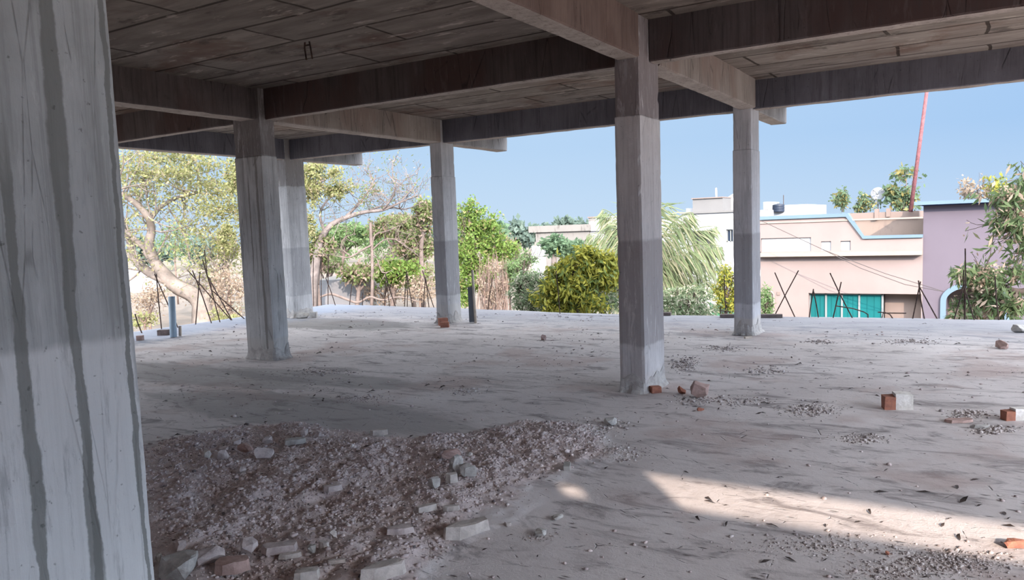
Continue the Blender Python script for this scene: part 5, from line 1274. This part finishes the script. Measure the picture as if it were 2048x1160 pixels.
# green tarpaulin
b = MB(); nx, ny = 14, 8; d = 23
P0, P1 = PD(1425, 600, d), PD(1470, 614, d)
for j in range(ny+1):
    for i in range(nx+1):
        t, s = i/nx, j/ny; p = PD(1420+55*t, 604+14*t+24*s+2.5*math.sin(t*9+s*3), d-1.2*s); b.v.append(tuple(p))
for j in range(ny):
    for i in range(nx): k = j*(nx+1)+i; b.f.append((k, k+1, k+nx+2, k+nx+1)); b.m.append(0)
tp = b.build('tarpaulin', MAT['tarp'], None, origin=tuple(PD(1445, 615, d)), smooth=True)
md = tp.modifiers.new('t', 'SOLIDIFY'); md.thickness = .02
tag(tp, 'green tarpaulin spread below the olive bush', 'tarpaulin')
# overhead cables
for (pts, lab) in (([(1500, 431), (1650, 501), (1770, 547), (1888, 583)], 'upper overhead cable slanting down across the peach wall'), ([(1646, 499), (1720, 536), (1810, 569), (1886, 583)], 'lower overhead cable joining the first near the arch')):
    P = [PY(x, y, 28.4) for x, y in pts]; b = MB(); Q = []
    for i in range(len(P)-1):
        for s in range(6): Q.append(P[i].lerp(P[i+1], s/6))
    Q.append(P[-1]); b.tube(Q, .011, 5)
    tag(b.build('cable', MAT['cable'], None, origin=tuple(Q[0]), smooth=True), lab, 'cable')

# ------------------------------------------------------------------ light
sc_ = bpy.context.scene
sun = bpy.data.lights.new('sun', 'SUN'); so = bpy.data.objects.new('sun', sun); C.objects.link(so)
el = math.atan2(HB, 7.26); dirv = Vector((-.643*math.cos(el), .766*math.cos(el), -math.sin(el)))
so.rotation_euler = dirv.to_track_quat('-Z', 'Y').to_euler(); sun.energy = 9.0; sun.color = (1, .83, .70); sun.angle = math.radians(.6)
w = bpy.data.worlds.new('sky'); sc_.world = w; w.use_nodes = True; nt = w.node_tree; nt.nodes.clear()
out = nt.nodes.new('ShaderNodeOutputWorld'); bg = nt.nodes.new('ShaderNodeBackground'); tc = nt.nodes.new('ShaderNodeTexCoord'); sp = nt.nodes.new('ShaderNodeSeparateXYZ')
nt.links.new(tc.outputs['Generated'], sp.inputs[0])
# colour by height: pale hazy horizon, light blue above it, bright veiled sky overhead
cr = nt.nodes.new('ShaderNodeValToRGB'); nt.links.new(sp.outputs['Z'], cr.inputs[0])
e = cr.color_ramp.elements
for k, (p, c) in enumerate(((0, (.53, .70, .92)), (.10, (.39, .60, .90)), (.20, (.40, .61, .92)), (.32, (.88, .92, 1)), (1, (.95, .97, 1)))):
    el_ = e[k] if k < 2 else e.new(p); el_.position = p; el_.color = (*c, 1)
mr = nt.nodes.new('ShaderNodeMapRange'); mr.interpolation_type = 'SMOOTHSTEP'; nt.links.new(sp.outputs['Z'], mr.inputs[0])
mr.inputs[1].default_value = .19; mr.inputs[2].default_value = .33; mr.inputs[3].default_value = 1.0; mr.inputs[4].default_value = 4.2
mf = nt.nodes.new('ShaderNodeMapRange'); mf.interpolation_type = 'SMOOTHSTEP'; nt.links.new(sp.outputs['Z'], mf.inputs[0])
mf.inputs[1].default_value = .45; mf.inputs[2].default_value = .85; mf.inputs[3].default_value = 1.0; mf.inputs[4].default_value = .4
mz = nt.nodes.new('ShaderNodeMath'); mz.operation = 'MULTIPLY'; nt.links.new(mr.outputs[0], mz.inputs[0]); nt.links.new(mf.outputs[0], mz.inputs[1])
# brighter toward the sun's side, behind and right of the camera
dt = nt.nodes.new('ShaderNodeVectorMath'); dt.operation = 'DOT_PRODUCT'; nt.links.new(tc.outputs['Generated'], dt.inputs[0]); dt.inputs[1].default_value = (.70, -.71, 0)
m2 = nt.nodes.new('ShaderNodeMapRange'); m2.interpolation_type = 'SMOOTHSTEP'; nt.links.new(dt.outputs['Value'], m2.inputs[0])
m2.inputs[1].default_value = -.1; m2.inputs[2].default_value = .8; m2.inputs[3].default_value = 1.0; m2.inputs[4].default_value = 5.0
# paler to the left of the view
dl_ = nt.nodes.new('ShaderNodeVectorMath'); dl_.operation = 'DOT_PRODUCT'; nt.links.new(tc.outputs['Generated'], dl_.inputs[0]); dl_.inputs[1].default_value = (-.75, .6, 0)
m3 = nt.nodes.new('ShaderNodeMapRange'); nt.links.new(dl_.outputs['Value'], m3.inputs[0]); m3.inputs[1].default_value = .55; m3.inputs[2].default_value = 1; m3.inputs[3].default_value = 0; m3.inputs[4].default_value = .45
mx = nt.nodes.new('ShaderNodeMix'); mx.data_type = 'RGBA'; nt.links.new(m3.outputs[0], mx.inputs[0]); nt.links.new(cr.outputs[0], mx.inputs[6]); mx.inputs[7].default_value = (.66, .82, .94, 1)
mm = nt.nodes.new('ShaderNodeMath'); mm.operation = 'MULTIPLY'; nt.links.new(mz.outputs[0], mm.inputs[0]); nt.links.new(m2.outputs[0], mm.inputs[1])
nt.links.new(mx.outputs[2], bg.inputs[0]); nt.links.new(mm.outputs[0], bg.inputs[1]); nt.links.new(bg.outputs[0], out.inputs[0])
vs = sc_.view_settings; vs.view_transform = 'Standard'; vs.look = 'None'; vs.gamma = 1; vs.exposure = 0.0; vs.use_curve_mapping = False
sc_.cycles.max_bounces = 10; sc_.cycles.diffuse_bounces = 6; sc_.cycles.use_denoising = True
